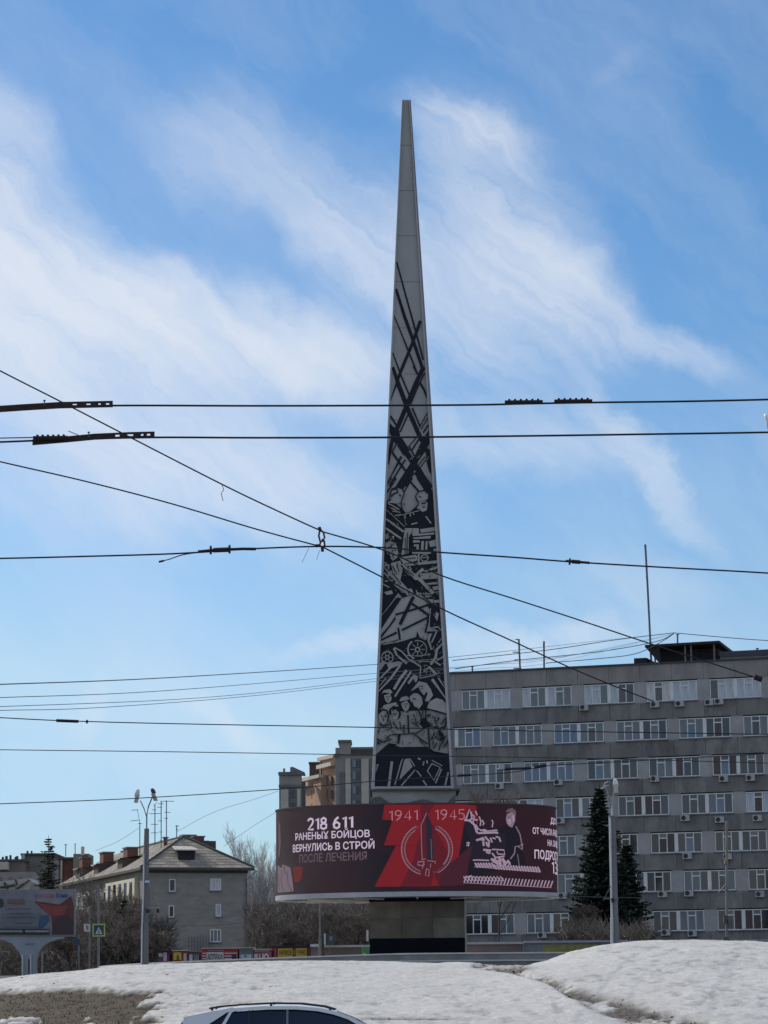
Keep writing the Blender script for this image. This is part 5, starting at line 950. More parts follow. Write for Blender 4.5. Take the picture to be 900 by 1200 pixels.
n_ = empty('notice_board', P(386, 1145, 171), 'dark notice board with pale edge standing behind the low wall', 'board'); pb('board', 380.5, 393, 1094.6, 1106, 171.3, .12, mat('board_dark', (.035, .04, .055), .5, .2, 2), n_); pb('frame', 379.6, 381.6, 1094, 1107, 171.2, .1, m_wh, n_); pb('picture', 386, 389.6, 1097, 1102, 171.25, .03, mat('board_pic', (.16, .15, .17), .5, .3, 6), n_); pb('leg', 386, 387, 1106, 1145, 171.35, .1, m_gp, n_)
p_ = empty('post', P(430, 1145, 171), 'short white post close to the left edge of the dark pillar', 'post'); pb('post', 429.3, 431.7, 1090, 1103, 171.6, .12, mat('post_white', (.45, .44, .43), .7, .2, 2), p_)
p_ = empty('lamp_pole', P(375, 1145, 166), 'thin grey pole with a bracket between the beige booth and low wall', 'pole'); pole(375, 1056, 1148, 166, .055).build('pole', mat('zinc', (.13, .13, .13), .5, .25, 2), p_); MB().tube([P(375, 1068, 166), P(379, 1071, 165.9)], .07, 5).build('bracket', m_gp, p_); pole(375, 1100, 1148, 166, .09).build('sleeve', MATS['zinc'], p_)
# pole in front of the office, far right
p_ = empty('utility_pole', P(851, 1145, 165), 'thin worn pole with small boxes before the office windows at the right', 'pole'); pole(851.5, 962, 1148, 165, .085, m_gp).build('pole', mat('worn_pole', (.21, .19, .17), .7, .35, 2), p_)
for x, y, w, h, c in ((848, 1073, 5, 9, (.07, .07, .08)), (852, 1078, 6, 8, (.10, .09, .085)), (849, 1008, 3, 4, (.3, .2, .1)), (847.5, 1098, 7, 22, (.10, .105, .12))): pb('box', x, x+w, y, y+h, 164.8, .3, mat('pbx%d' % int(c[0]*1000), c, .6, .2, 3), p_)
MB().tube([P(851, 1042, 164.9), P(862, 1049, 164.6)], .05, 5).tube([P(851, 1036, 164.9), P(842, 1046, 164.8)], .04, 5).build('arm', m_gp, p_)
# ------------------------------------------------------------------ street lamps
m_cp = mat('pole_concrete', (.17, .165, .165), .85, .25, 1.0, .01, 10, stretch=(1, 1, .3)); m_lh = mat('lamp_housing', (.7, .72, .74), .35, .1, 2, metal=.2); m_ld = mat('lamp_housing_dark', (.10, .07, .08), .5, .2, 2); m_tube = mat('galvanised_tube', (.5, .52, .55), .4, .15, 2, metal=.2)
LD = 105.0
def luminaire(parent, px, py, d, m, tilt, yaw, ln=.62):
    M = Matrix.Translation(P(px, py, d)) @ Matrix.Rotation(R(yaw), 4, 'Z') @ Matrix.Rotation(R(tilt), 4, 'X'); b = MB(); n_ = 10; rows_ = [(0, .05), (.08, .09), (.3, .125), (.52, .12), (.62, .07)]
    for y, r_ in rows_:
        r_ *= .82
        for k in range(n_): t_ = 2*math.pi*k/n_; b.v.append(tuple(M @ Vector((r_*math.cos(t_), y*ln/.62-.3, r_*.55*math.sin(t_)))))
    for i in range(len(rows_)-1):
        for k in range(n_): b.f.append((i*n_+k, i*n_+(k+1) % n_, (i+1)*n_+(k+1) % n_, (i+1)*n_+k))
    b.f += [tuple(range(n_))[::-1], tuple(range(4*n_, 5*n_))]; h = b.build('lamp_head', m, parent, smooth=True); MB().box(-.085, .085, -.1, .26, -.085, -.06, M).build('lens', mat('lamp_lens', (.5, .5, .48), .2, .1, 1), h)
lp = empty('street_lamp', P(170, 1150, LD), 'concrete street lamp with two curved arms standing left on the snow bank', 'street lamp', 'twin armed concrete street lamps')
def cpole(pts, parent, nm='pole', m=m_cp, n_=8):
    b = MB()
    for i in range(len(pts)-1): (x0, y0, r0), (x1, y1, r1) = pts[i], pts[i+1]; b.tube([P(x0, y0, LD), P(x1, y1, LD)], r0, n_, r1)
    b.build(nm, m, parent, smooth=False)
cpole([(169.3, 1165, .162), (169.7, 1086, .15)], lp, 'sleeve'); cpole([(169.7, 1086, .140), (171.9, 971, .098)], lp)
MB().tube([P(171.9, 972, LD), P(172, 955, LD), P(174, 945, LD-.2), P(178.6, 934, LD-.5)], .028, 6).build('arm', m_ant, lp); MB().tube([P(171.9, 958, LD), P(169, 948, LD), P(164.4, 938, LD-.3)], .024, 6).build('arm', m_tube, lp)
luminaire(lp, 181, 931, LD-.5, m_ld, -48, -24, .26); luminaire(lp, 160, 932.8, LD-.4, m_lh, -60, 30, .36)
MB().tube([P(165.8, 1165, LD-.16), P(166.3, 1090, LD-.16), P(168.0, 1052, LD-.16), P(168.6, 1000, LD-.14)], .03, 5).build('cable_tube', m_tube, lp)
MB().tube([P(173, 1064.6, LD-.12), P(187.5, 1064.0, LD-.5)], .028, 5).build('bracket_arm', mat('bracket_pale', (.3, .26, .24), .6, .2, 2), lp); MB().tube([P(172.4, 1036, LD-.14), P(183.6, 1063, LD-.42)], .012, 4).build('stay', m_gp, lp)
for x in (172.8, 185): MB().box(-.045, .045, -.05, .05, -.16, 0, Matrix.Translation(P(x, 1065, LD-.3))).build('insulator', m_can, lp)
MB().box(-.09, .09, -.04, .04, -.045, .045, Matrix.Translation(P(172.6, 1033.2, LD-.18))).build('painted_glint', mat('small_blue', (.4, .6, .75), .4, .1, 2), lp)  # pale blue box imitating a small reflection on the pole
for y in (1064, 1010): MB().tube([P(170.6-.02*(1064-y), y+1, LD), P(170.6-.02*(y-1064), y-1, LD)], .165, 8).build('clamp_band', m_gp, lp)
l2 = empty('street_lamp', P(720, 1150, LD), 'tall lamp post before the dark spruce and office block on the right', 'street lamp', 'twin armed concrete street lamps')
cpole([(721.4, 1165, .16), (720.6, 1075, .145)], l2, 'sleeve'); cpole([(720.6, 1075, .132), (718.4, 958, .110)], l2)
MB().tube([P(717.0, 1075, LD-.13), P(714.6, 958, LD-.1)], .045, 6).build('cable_tube', m_tube, l2); MB().tube([P(717.6, 1160, LD-.15), P(717.0, 1075, LD-.15)], .06, 6).build('cable_tube', m_tube, l2)
MB().tube([P(717.5, 960, LD), P(716.8, 945, LD), P(718.4, 933, LD-.2), P(721, 922, LD-.5)], .03, 6).build('arm', m_tube, l2); MB().tube([P(717, 950, LD), P(713.5, 934, LD), P(710.5, 922, LD+.3)], .018, 5).build('arm', m_gp, l2)
luminaire(l2, 721.6, 921.0, LD-.5, m_lh, -66, -12, .38); luminaire(l2, 709.6, 919.4, LD+.5, mat('lamp_grey', (.2, .2, .21), .5, .1, 2), -20, 30, .4)
MB().tube([P(708, 1053, LD-.2), P(718, 1054, LD-.2)], .02, 4).tube([P(716, 1038, LD-.15), P(707, 1055, LD-.3)], .014, 4).build('bracket_arm', m_gp, l2); MB().box(-.05, .05, -.06, .06, -.12, .05, Matrix.Translation(P(718, 1054, LD-.3))).build('insulator', m_can, l2)
for y in (1054, 957, 992): MB().tube([P(717.5+.026*(y-957), y+1, LD), P(717.5+.026*(y-957), y-1, LD)], .155, 8).build('clamp_band', m_gp, l2)

# ------------------------------------------------------------------ trees
m_bark = mat('bark_dark', (.075, .062, .052), .95, .3, 3); m_twig = mat('twig_brown', (.19, .155, .125), .95, .35, 2, island=.45); m_sunbirch = mat('sunlit_birch_twig', (.52, .50, .48), .8, .35, 1, island=.5); m_need = mat('spruce_needles', (.020, .030, .020), .85, .4, 1.2, island=.5, spec=.2); m_need2 = mat('spruce_needles_brown', (.060, .050, .036), .9, .4, 1.2, island=.5, spec=.2)  # pale birch twigs: their sunlit brightness is put into the colour
def bare_tree(name, base, h, label, m=m_twig, seed=1, spread=.5, levels=5, group=None, r0=.16, kids=4, up=.5):
    q = random.Random(seed); tr = MB(); cr_ = MB()
    def grow(p, d, ln, r, lv):
        n_ = 3; pts = [p]; dd_ = d.copy()
        for i in range(n_):
            dd_ = (dd_+Vector((q.gauss(0, .13), q.gauss(0, .13), q.gauss(0, .06)+.05*up))).normalized(); pts.append(pts[-1]+dd_*ln/n_)
        (tr if lv <= 1 else cr_).tube(pts, r, 5 if lv < 2 else 3, r*.6, cap=False)
        if lv >= levels: return
        for k in range(kids if lv else kids+3):
            f = q.uniform(.25, 1.0) if lv else q.uniform(.3, 1.0); i = min(n_-1, int(f*n_)); pp = pts[i].lerp(pts[i+1], f*n_-i if f < 1 else 1)
            ax = dd_.orthogonal().normalized(); ax.rotate(Matrix.Rotation(q.uniform(0, 6.28), 3, dd_)); nd_ = (dd_*(1-spread)+ax*spread*q.uniform(.7, 1.3)+Vector((0, 0, up*.35))).normalized()
            grow(pp, nd_, ln*q.uniform(.48, .68), max(r*.48, .012), lv+1)
    grow(Vector((0, 0, 0)), Vector((0, 0, 1)), h*.62, r0, 0)
    o = empty(name, base, label, 'tree', group); T = Matrix.Translation(base)
    for b, nm, mm in ((tr, 'trunk', m_bark if m is not m_sunbirch else m_sunbirch), (cr_, 'crown', m)): b.v = [tuple(Vector(v)+Vector(base)) for v in b.v]; b.build(nm, mm, o)
    return o
def spruce(px, ytop, ybot, d, wpx, label, m=m_need, seed=1, whorls=34, nb=13, dens=1.0, name='spruce_tree', group=None):
    q = random.Random(seed); top = P(px, ytop, d); bz = P(px, ybot, d).z; base = Vector((top.x, d, bz)); H = top.z-bz; Rm = wpx/2/F*d
    o = empty(name, base, label, 'tree', group); MB().tube([base, Vector((top.x, d, top.z))], H*.014, 6, .02).build('trunk', m_bark, o); b = MB()
    for w in range(whorls):
        f = (w+.3)/whorls; z = bz+H*(.05+.93*f); rad = Rm*(.12*min(1, (1-f)*6)+.88*(1-f)**.95)*q.uniform(.72, 1.15)+.05
        for k in range(max(5, int(nb*(1-f*.6)))):
            a = q.uniform(0, 6.283); ln = rad*q.uniform(.35, 1.12); dv = Vector((math.cos(a), math.sin(a), 0)); sd = Vector((-dv.y, dv.x, 0)); droop = q.uniform(.18, .42); n_ = max(3, int(ln/.28*dens))
            for i in range(n_):
                s_ = (i+.6)/n_; c = Vector((top.x, d, z))+dv*ln*s_+Vector((0, 0, -droop*ln*s_+.32*ln*s_*s_)); w2 = (.10+.20*(1-s_))*q.uniform(.7, 1.3)*min(1.2, H/9); tip = dv*.34*min(1.2, H/9)+Vector((0, 0, -q.uniform(.0, .16)))
                for sg in (-1, 1):
                    b.add([c, c+sd*sg*w2+tip*.4+Vector((0, 0, -q.uniform(.02, .2))), c+tip*q.uniform(.8, 1.2)], [(0, 1, 2)])
                if q.random() < .6: b.add([c, c+sd*q.uniform(-.1, .1)+Vector((0, 0, -q.uniform(.12, .34))), c+tip*.7], [(0, 1, 2)])
    b.tube([Vector((top.x, d, top.z-.5)), Vector((top.x, d, top.z+.1))], .05, 4, .01); b.build('crown', m, o); return o
spruce(702, 917, 1140, 196, 100, 'tall dark spruce before the office block, left of the lamp post', seed=3, whorls=58, nb=28, dens=1.25)
spruce(734, 985, 1140, 200, 76, 'lower dark spruce half hidden behind the right lamp post', seed=5, whorls=48, nb=28, dens=1.25)
bare_tree('bare_tree', Vector((P(688, 1100, 190).x, 190, 3)), 5.2, 'brown leafless tree tangled in front of the tall spruce', mat('twig_rust', (.085, .068, .052), .95, .3, 2, island=.4), 9, .55, 5, r0=.12, kids=5)
bare_tree('bare_tree', Vector((P(676, 1100, 188).x, 188, 3)), 3.2, 'low brown leafless tree at the left foot of the spruce', MATS['twig_rust'], 19, .6, 4, r0=.09, kids=6)
spruce(57, 979, 1070, 330, 46, 'small pointed spruce above the billboard', seed=8, whorls=30, nb=14)
bare_tree('bare_tree', Vector((P(584, 1100, 215).x, 215, 3)), 13.4, 'slender brown birch behind the drum, its top just above the rim', mat('twig_birch', (.17, .13, .11), .95, .3, 2, island=.4), 4, .42, 5, r0=.1, kids=5, up=.8)
for i, (px, h, d, sd) in enumerate([(282, 12.4, 345, 21), (292, 14.4, 338, 22), (301, 13.2, 350, 23), (310, 14.9, 340, 24), (319, 13.4, 346, 25), (330, 12.4, 338, 26)]):
    bare_tree('pale_birch', Vector((P(px, 1100, d).x, d, 3)), h, ['nearest the house gable', 'second from the house gable', 'shorter, between two tall ones', 'tallest of the pale trees', 'just left of the drum edge', 'partly behind the left drum edge'][i]+', leafless pale birch with sunlit twig colour', m_sunbirch, sd, .26, 5, 'pale leafless trees between house and drum', r0=.18, kids=5, up=1.0)
for i, (px, h, d, sd) in enumerate([(98, 7.0, 205, 31), (126, 6.4, 200, 32), (142, 7.0, 195, 33), (152, 4.2, 180, 34), (201, 3.0, 190, 35), (64, 4.2, 195, 36), (186, 3.4, 185, 37), (84, 4.2, 185, 38), (318, 3.8, 215, 39), (345, 4.6, 215, 40), (392, 5.2, 210, 41), (418, 5.0, 212, 42)]):
    lab = ['right beside the billboard panel', 'behind the crossing sign', 'dark and broad left of the lamp post', 'low, at the foot of the left lamp post', 'low, right of the left lamp post', 'behind the billboard stand', 'smallest, touching the left lamp post', 'thin, between billboard stand and road signs', 'below the left end of the drum', 'behind the yellow lettered shop', 'above the notice board', 'close to the dark pillar'][i]
    bare_tree('bare_tree', Vector((P(px, 1100, d).x, d, 3)), h, 'leafless brown tree '+lab, m_twig, sd, .55, 5, 'leafless trees along the street', r0=.13, kids=5)
spruce(146, 1050, 1145, 188, 46, 'dark squat spruce behind the left lamp post', seed=12, whorls=20, nb=16)
# tangled shrubs: nobody could count the stems
def thicket(name, x0, x1, y0, y1, d, n_, label, m, dep=6, seed=1, ln=1.6):
    q = random.Random(seed); b = MB()
    for _ in range(n_):
        px = q.uniform(x0, x1); py = y1+(y0-y1)*q.random()**1.0; dd_ = d+q.uniform(0, dep); c = P(px, py, dd_); a = q.uniform(0, 6.28); dv = Vector((math.cos(a)*q.uniform(.2, 1), math.sin(a)*.5, q.uniform(.1, 1.2))).normalized()*ln*q.uniform(.4, 1.2); s_ = Vector((dv.z, 0, -dv.x)).normalized()*q.uniform(.015, .05)
        k = dv.cross(s_).normalized()*s_.length; b.add([c-s_, c+s_, c+k, c+dv], [(0, 1, 3), (1, 2, 3), (2, 0, 3)])
    o = b.build(name, m, label=label, cat='shrubs', kind='stuff'); return o
m_t1 = mat('shrub_twigs', (.20, .165, .135), .95, .3, 1, island=.45); m_t2 = mat('shrub_twigs_dark', (.09, .08, .068), .95, .3, 1, island=.45)
thicket('shrubs', 292, 440, 1066, 1140, 216, 6000, 'dense brown leafless shrubs under the left half of the drum', m_t1, 10, 1)
thicket('shrubs', -60, 112, 1108, 1160, 190, 6500, 'dark leafless thicket behind the billboard stand', m_t1, 12, 2)
thicket('shrubs', 95, 200, 1088, 1150, 205, 6000, 'dark hedge of bare shrubs in front of the old house', m_t2, 12, 3)
thicket('shrubs', 660, 760, 1092, 1130, 186, 2200, 'low brown undergrowth at the foot of the spruces', m_t1, 4, 4)
bk = empty('brown_house', (P(370, 1100, 250).x, 250, 3), 'brown brick building almost hidden by shrubs under the drum', 'building'); pb('wall', 286, 505, 1064, 1150, 250, 10, m_bb, bk); pb('roof', 284, 507, 1059, 1064, 249, 12, m_g3, bk)
for i in range(6):
    w = pb('window', 312+i*26, 322+i*26, 1074, 1086, 249.9, .1, m_fr, bk); 
# ------------------------------------------------------------------ overhead wires
m_wire = mat('wire_black', (.012, .013, .02), .6, .2, 3); m_wire2 = mat('wire_slate', (.03, .035, .05), .6, .2, 3); m_wg = mat('wire_grey', (.11, .12, .135), .6, .2, 3); m_rust = mat('rusty_iron', (.035, .018, .016), .8, .4, 30, .001, 200)
def spline(pts, n_=6):
    P_ = [pts[0]]+list(pts)+[pts[-1]]; o = []
    for i in range(1, len(P_)-2):
        for k in range(n_):
            t_ = k/n_; a, b, c, d = [Vector(v) for v in P_[i-1:i+3]]; o.append(.5*((2*b)+(-a+c)*t_+(2*a-5*b+4*c-d)*t_*t_+(-a+3*b-3*c+d)*t_**3))
    o.append(Vector(pts[-1])); return o
def wire(label, pts, d0, d1, r, m=m_wire, group='overhead trolley wires', parent=None, name='overhead_wire'):
    xa, xb = pts[0][0], pts[-1][0]; dd = (lambda x: 1/(1/d0+(1/234-1/d0)*(x-xa)/(xb-xa))) if xb == 790 and d0 < 100 else (lambda x: d0+(d1-d0)*(x-xa)/(xb-xa))   # those four are tied to the post on the office roof
    q = spline([P(x, y, dd(x)) for x, y in pts])
    # carry wires that leave the picture on to their next (unseen) support
    if xa < 0: q = [q[0]+(q[0]-q[1]).normalized()*40]+q
    if xb > 900: q = q+[q[-1]+(q[-1]-q[-2]).normalized()*40]
    b = MB().tube(q, r, 6)
    if parent: return b.build(name, m, parent)
    o = b.build(name, m); return tag(o, label, 'wire', group)
D_A, D_B = 16.0, 17.3
wire('upper of the two thick level trolley contact wires', [(-150, 485), (0, 478), (132, 475.3), (300, 475.6), (450, 475.2), (560, 474.4), (620, 473), (700, 471.6), (800, 470.4), (900, 468.2), (1100, 463)], D_A, D_A, .0065)
wire('lower of the two thick level trolley contact wires', [(-150, 524), (0, 518), (80, 515), (180, 512.6), (300, 513), (450, 512.6), (620, 510.8), (760, 508.8), (900, 506.6), (1100, 502)], D_B, D_B, .0070)
wire('thin wire just above the lower contact wire at the left edge', [(-150, 516), (0, 513.4), (42, 512.6)], D_B, D_B-.01, .004)
def ironbar(label, pts, d, hpx, holes):
    b = MB(); o = empty('splice_bar', P(*pts[0], d), label, 'fitting', 'perforated splice bars on the contact wires'); h = hpx/2/F*d; xs_ = [p[0] for p in pts]; cuts = sorted(set(xs_+[v for hh in holes for v in hh]))
    yf = lambda x: float(np.interp(x, xs_, [p[1] for p in pts])); isd = lambda a: any(h0 <= a < h1 for h0, h1 in holes)
    for x0, x1 in zip(cuts[:-1], cuts[1:]):
        a = P(x0, yf(x0), d); c = P(x1, yf(x1), d); up = Vector((0, 0, h)); dp = Vector((0, .012, 0))
        for s0, s1 in (((-1, -.35), (.35, 1)) if isd((x0+x1)/2) else ((-1, 1),)): b.prism([a+up*s0, c+up*s0, c+up*s1, a+up*s1], dp)
    b.build('bar', m_rust, o); return o
o = ironbar('rusty perforated bar on the upper contact wire at the left edge', [(-120, 484), (0, 479), (30, 477), (70, 474.6), (132, 473.2)], D_A-.02, 7.6, [(85, 90), (101, 106), (115, 118), (124, 128)])
for x, y in ((52, 472),): MB().tube([P(x, y+3, D_A-.02), P(x, y-2, D_A-.02)], .004, 6).tube([P(x, y-2, D_A-.02), P(x, y-3.2, D_A-.02)], .009, 6).build('bolt', m_ant, o)
o = ironbar('rusty perforated bar on the lower contact wire at the left', [(38, 518), (80, 514.5), (110, 511.6), (150, 509.8), (181, 509)], D_B-.02, 7.2, [(135, 140), (149, 156), (165, 168), (172, 176)])
MB().tube([P(104, 512, D_B-.02), P(104, 507, D_B-.02)], .004, 6).tube([P(104, 507.2, D_B-.02), P(104, 506, D_B-.02)], .009, 6).build('bolt', m_ant, o); MB().tube([P(92, 510, D_B-.02), P(80, 505, D_B-.04)], .003, 5).build('wire_tail', m_wg, o)
def clampf(px0, px1, py, d, label):
    o = empty('bolted_clamp', P((px0+px1)/2, py, d), label, 'fitting', 'bolted clamps on the contact wires'); w = (px1-px0)/F*d; c = P((px0+px1)/2, py, d); u_ = 1/F*d
    T = Matrix.Translation(c); MB().box(-w/2, w/2, -.014, .014, -1.2*u_, 1.6*u_, T).box(-w/2*.96, w/2*.93, -.01, .01, -2.6*u_, -1.2*u_, T).build('clamp_body', m_rust, o)
    b = MB().box(-.9*u_, .9*u_, -.008, .008, 1.6*u_, 3.6*u_).box(-1.3*u_, 1.3*u_, -.011, .011, 2.4*u_, 3.2*u_); me = mesh_of(b, 'bolt', m_rust)
    for k in range(6): inst('bolt', me, Matrix.Translation((c.x-w*.38+w*.76*k/5, c.y, c.z)), None, o)
    return o
clampf(591, 636.5, 471.0, D_A-.03, 'left of the two six bolt clamps on the upper wire right of the obelisk'); clampf(649, 694.5, 470.0, D_A-.03, 'right of the two six bolt clamps on the upper wire right of the obelisk'); clampf(38.5, 80, 512.8, D_B-.05, 'six bolt clamp on the lower wire near the left edge')
D_C = 21.0
wire('upper diagonal span wire from top left down to the red insulator joint', [(-120, 372), (0, 434.5), (70, 470), (140, 506), (261, 568), (330, 601), (376, 622)], 20.4, D_C, .0062, group='diagonal span wires')
wire('lower diagonal span wire from the left edge down to the insulator joint', [(-120, 512), (0, 541), (100, 564), (200, 590), (300, 620), (372, 639.5)], 20.4, D_C, .0060, group='diagonal span wires')
wire('span wire running from the joint down right to the far edge of the office roof', [(376, 622.5), (450, 645), (520, 675.5), (600, 701), (680, 727), (755, 752), (836, 778), (889, 795)], D_C, 24, .0060, group='diagonal span wires')
wire('steeper span wire from the joint down across the office front', [(378, 641), (450, 677.5), (523, 716), (600, 751), (665, 781), (720, 804), (766, 822)], D_C, 24, .0060, group='diagonal span wires')
wire('level wire joining the insulator joint from the left and running on to the right', [(-120, 656), (0, 654.4), (100, 652), (185, 649.6), (238, 647), (285, 643.6), (372, 640.4), (450, 641.8), (520, 647.6), (600, 653), (670, 658.4), (780, 665), (900, 671.6), (1050, 682)], D_C+.1, 22, .0072)
jt = empty('insulator_joint', P(376, 632, D_C), 'dark red chain link insulator where the diagonal span wires cross', 'fitting')
m_red = mat('insulator_red', (.11, .015, .02), .4, .3, 20); T = lambda x, y, dy=0: P(x, y, D_C-.03+dy)
MB().tube([T(374.6, 622), T(373.6, 628), T(375, 634), T(378, 634.5), T(380.4, 630), T(379, 624), T(376, 621), T(374.6, 622)], .0085, 6).build('upper_link', m_red, jt); MB().tube([T(376, 634), T(374.6, 639), T(377.6, 642), T(380.5, 639), T(380, 634), T(377, 632)], .009, 6).build('lower_link', m_red, jt)
MB().tube([T(374, 617.8), T(375.4, 622)], .014, 6).build('knob', m_rust, jt); MB().tube([T(377.6, 641), T(378, 646.4)], .013, 6).build('knob', m_rust, jt); MB().tube([T(370, 639.6), T(376, 639.4)], .014, 6).build('thimble', m_rust, jt)
for a, b in (((362, 642), (354, 659)), ((374.5, 645), (371, 656))): MB().tube([T(*a), T(*b)], .0022, 4).build('wire_tail', m_wg, jt)
i2 = empty('strain_insulator', P(265, 644, D_C), 'ribbed insulator with two flanges on the level wire left of the joint', 'fitting')
MB().tube([P(232, 646.5, D_C+.05), P(250, 644.8, D_C+.05), P(284, 643.2, D_C+.05), P(300, 643.4, D_C+.05)], .012, 8).tube([P(250, 644.8, D_C+.05), P(270, 644, D_C+.05)], .02, 8).build('insulator_body', m_rust, i2)
for x, y in ((247, 644.6), (269, 643.6)): MB().tube([P(x-1.1, y, D_C+.05), P(x+1.1, y, D_C+.05)], .036, 10).build('flange', m_rust, i2)
wire('', [(240, 646.6), (215, 650), (198, 655.5), (187, 658)], D_C+.05, D_C, .0045, m_wire, None, i2, 'wire_tail'); MB().tube([P(192, 657, D_C), P(186, 658.4, D_C)], .009, 5).build('tail_end', m_rust, i2)
i3 = empty('strain_insulator', P(672, 658, 21.7), 'small flanged insulator on the level wire right of the obelisk', 'fitting'); MB().tube([P(663, 657.4, 21.7), P(691, 659.6, 21.7)], .011, 8).tube([P(670, 658, 21.7), P(680, 658.8, 21.7)], .017, 8).build('insulator_body', m_rust, i3); MB().tube([P(666.6, 658, 21.7), P(668.8, 658.2, 21.7)], .028, 10).build('flange', m_rust, i3)
i4 = empty('strain_insulator', P(890, 795, 24), 'dark insulator ending the span wire at the right edge of the office front', 'fitting'); MB().tube([P(884, 793, 23.9), P(893, 796.5, 23.9)], .026, 8).build('insulator_body', m_rust, i4)
wire('', [(260, 568), (262, 574), (259.5, 578), (261.5, 587)], 20.8, 20.8, .003, m_wg, None, tag(empty('wire_tail', P(261, 568, 20.8), 'short curled loose wire hanging from the upper diagonal', 'wire')), 'loose_end')
# farther level wires
far = [('thin wire at the height of the third office antenna, topmost of the far level wires', [(-60, 804), (0, 802), (200, 794), (435, 779), (530, 770), (640, 758), (720, 749), (790, 742)], 34, .0095, m_wg), ('faint grey wire second of the far level bundle', [(-60, 820), (0, 817.5), (200, 809), (435, 789.5), (600, 776), (700, 763), (790, 742.5)], 40, .0075, m_wg),
       ('lowest faint wire of the sagging bundle left of the obelisk', [(-60, 835), (0, 832.5), (120, 829), (300, 815), (435, 799), (560, 784), (660, 774), (790, 743)], 42, .0070, m_wg), ('faint wire crossing just above the lowest of the sagging bundle', [(-60, 829), (0, 828), (200, 820), (320, 810), (435, 796), (560, 780), (660, 770), (790, 742.8)], 42, .0070, m_wg),
       ('dark level wire with a black sleeve near the left edge', [(-60, 838), (0, 841), (75, 844.6), (200, 848), (435, 852.4), (600, 856), (900, 860.6), (960, 862)], 33, .0072, m_wire), ('lower dark level wire reaching the distant apartment block', [(-60, 877), (0, 878.6), (200, 881), (385, 884), (435, 885), (700, 889), (960, 896)], 36, .0062, m_wire2),
       ('wire rising slowly to the right across the left lamp post heads', [(-60, 945), (0, 942), (150, 936), (325, 925), (438, 915.6), (532, 909.4), (600, 905), (640, 897.4), (700, 894), (960, 880)], 38, .0072, m_wire2)]
for lab, pts, d, r, m in far: wire(lab, pts, d, d+2, r, m, 'far level wires')
sl2 = empty('wire_sleeve', P(80, 845, 33), 'black sleeve on the dark level wire near the left edge', 'fitting'); MB().tube([P(66, 844.4, 33.1), P(92, 845.4, 33.1)], .021, 6).build('sleeve', m_wire, sl2); MB().tube([P(101, 845.6, 33.1), P(103, 845.8, 33.1)], .026, 6).build('clip', m_wire, sl2)
sl3 = empty('wire_sleeve', P(622, 899, 39), 'pair of black sleeves on the wire before the third office window row', 'fitting'); MB().tube([P(588, 901.4, 38.4), P(622, 900.2, 38.4)], .02, 6).build('sleeve', m_wire, sl3); MB().tube([P(626, 899.4, 38.4), P(640, 896.8, 38.4)], .024, 6).build('sleeve', m_wire, sl3); MB().box(-.04, .04, -.03, .03, -.02, .06, Matrix.Translation(P(588, 900, 38.3))).build('clip', m_wh, sl3)
sl4 = empty('wire_sleeve', P(541, 908, 39), 'short black sleeve on the wire right beside the obelisk', 'fitting'); MB().tube([P(536, 909, 38.2), P(552, 908.2, 38.2)], .02, 6).build('sleeve', m_wire, sl4)
for lab, pts in (('stay wire falling left from the post on the roof canopy, upper one', [(530, 774), (640, 762), (720, 750), (790, 741.6)]), ('stay wire falling left from the post on the roof canopy, lower one', [(533, 784), (600, 774.5), (700, 764), (768, 752), (790, 742)]), ('sagging stay between canopy post and tall roof mast', [(640, 777), (700, 772), (745, 766), (775, 752), (789, 743)]), ('wire running right from the post on the roof canopy', [(790, 741.6), (850, 747), (905, 751), (1000, 756)])):
    wire(lab, pts, 236, 234, .036, m_wg, 'stay wires on the office roof')
for lab, pts in (('faint wire from the old house aerials up to the drum', [(207, 975), (250, 952), (300, 936), (326, 927)]), ('second faint wire rising right from the old house roof', [(262, 992), (300, 966), (330, 948)]), ('faint wire sloping left from the aerial by the lamp post', [(112, 997), (140, 985), (163, 970)])):
    wire(lab, pts, 300, 300, .020, m_wg, 'thin wires at the old house')
wire('dark wire crossing the old house wall below its eaves', [(120, 1078), (160, 1081), (230, 1085), (290, 1080), (340, 1064)], 120, 120, .012, m_wg, 'thin wires at the old house')
wire('wire before the lowest office windows beside the lamp post', [(640, 1050), (690, 1051), (760, 1052), (850, 1049), (905, 1046)], 110, 110, .012, m_wg, 'thin wires at the old house')
# white rounded tip at the right edge, on an added arm and pole
ll = empty('white_tip', P(899, 490, 30), 'bright white rounded tip cut by the right edge of the picture', 'lamp')
MB().tube([P(896.6, 485.4, 30), P(898, 488.5, 30), P(901, 495, 30), P(905, 503, 30)], .014, 10, .05).build('lamp_head', mat('white_glossy', (.85, .85, .85), .3, .05, 1), ll, smooth=True); e_ = P(960, 552, 30.5); MB().tube([P(905, 503, 30), e_], .03, 6).build('arm', m_tube, ll); MB().tube([Vector((e_.x, e_.y, -.02)), Vector((e_.x, e_.y, e_.z+.15))], .12, 10, .08).build('pole', m_cp, ll)

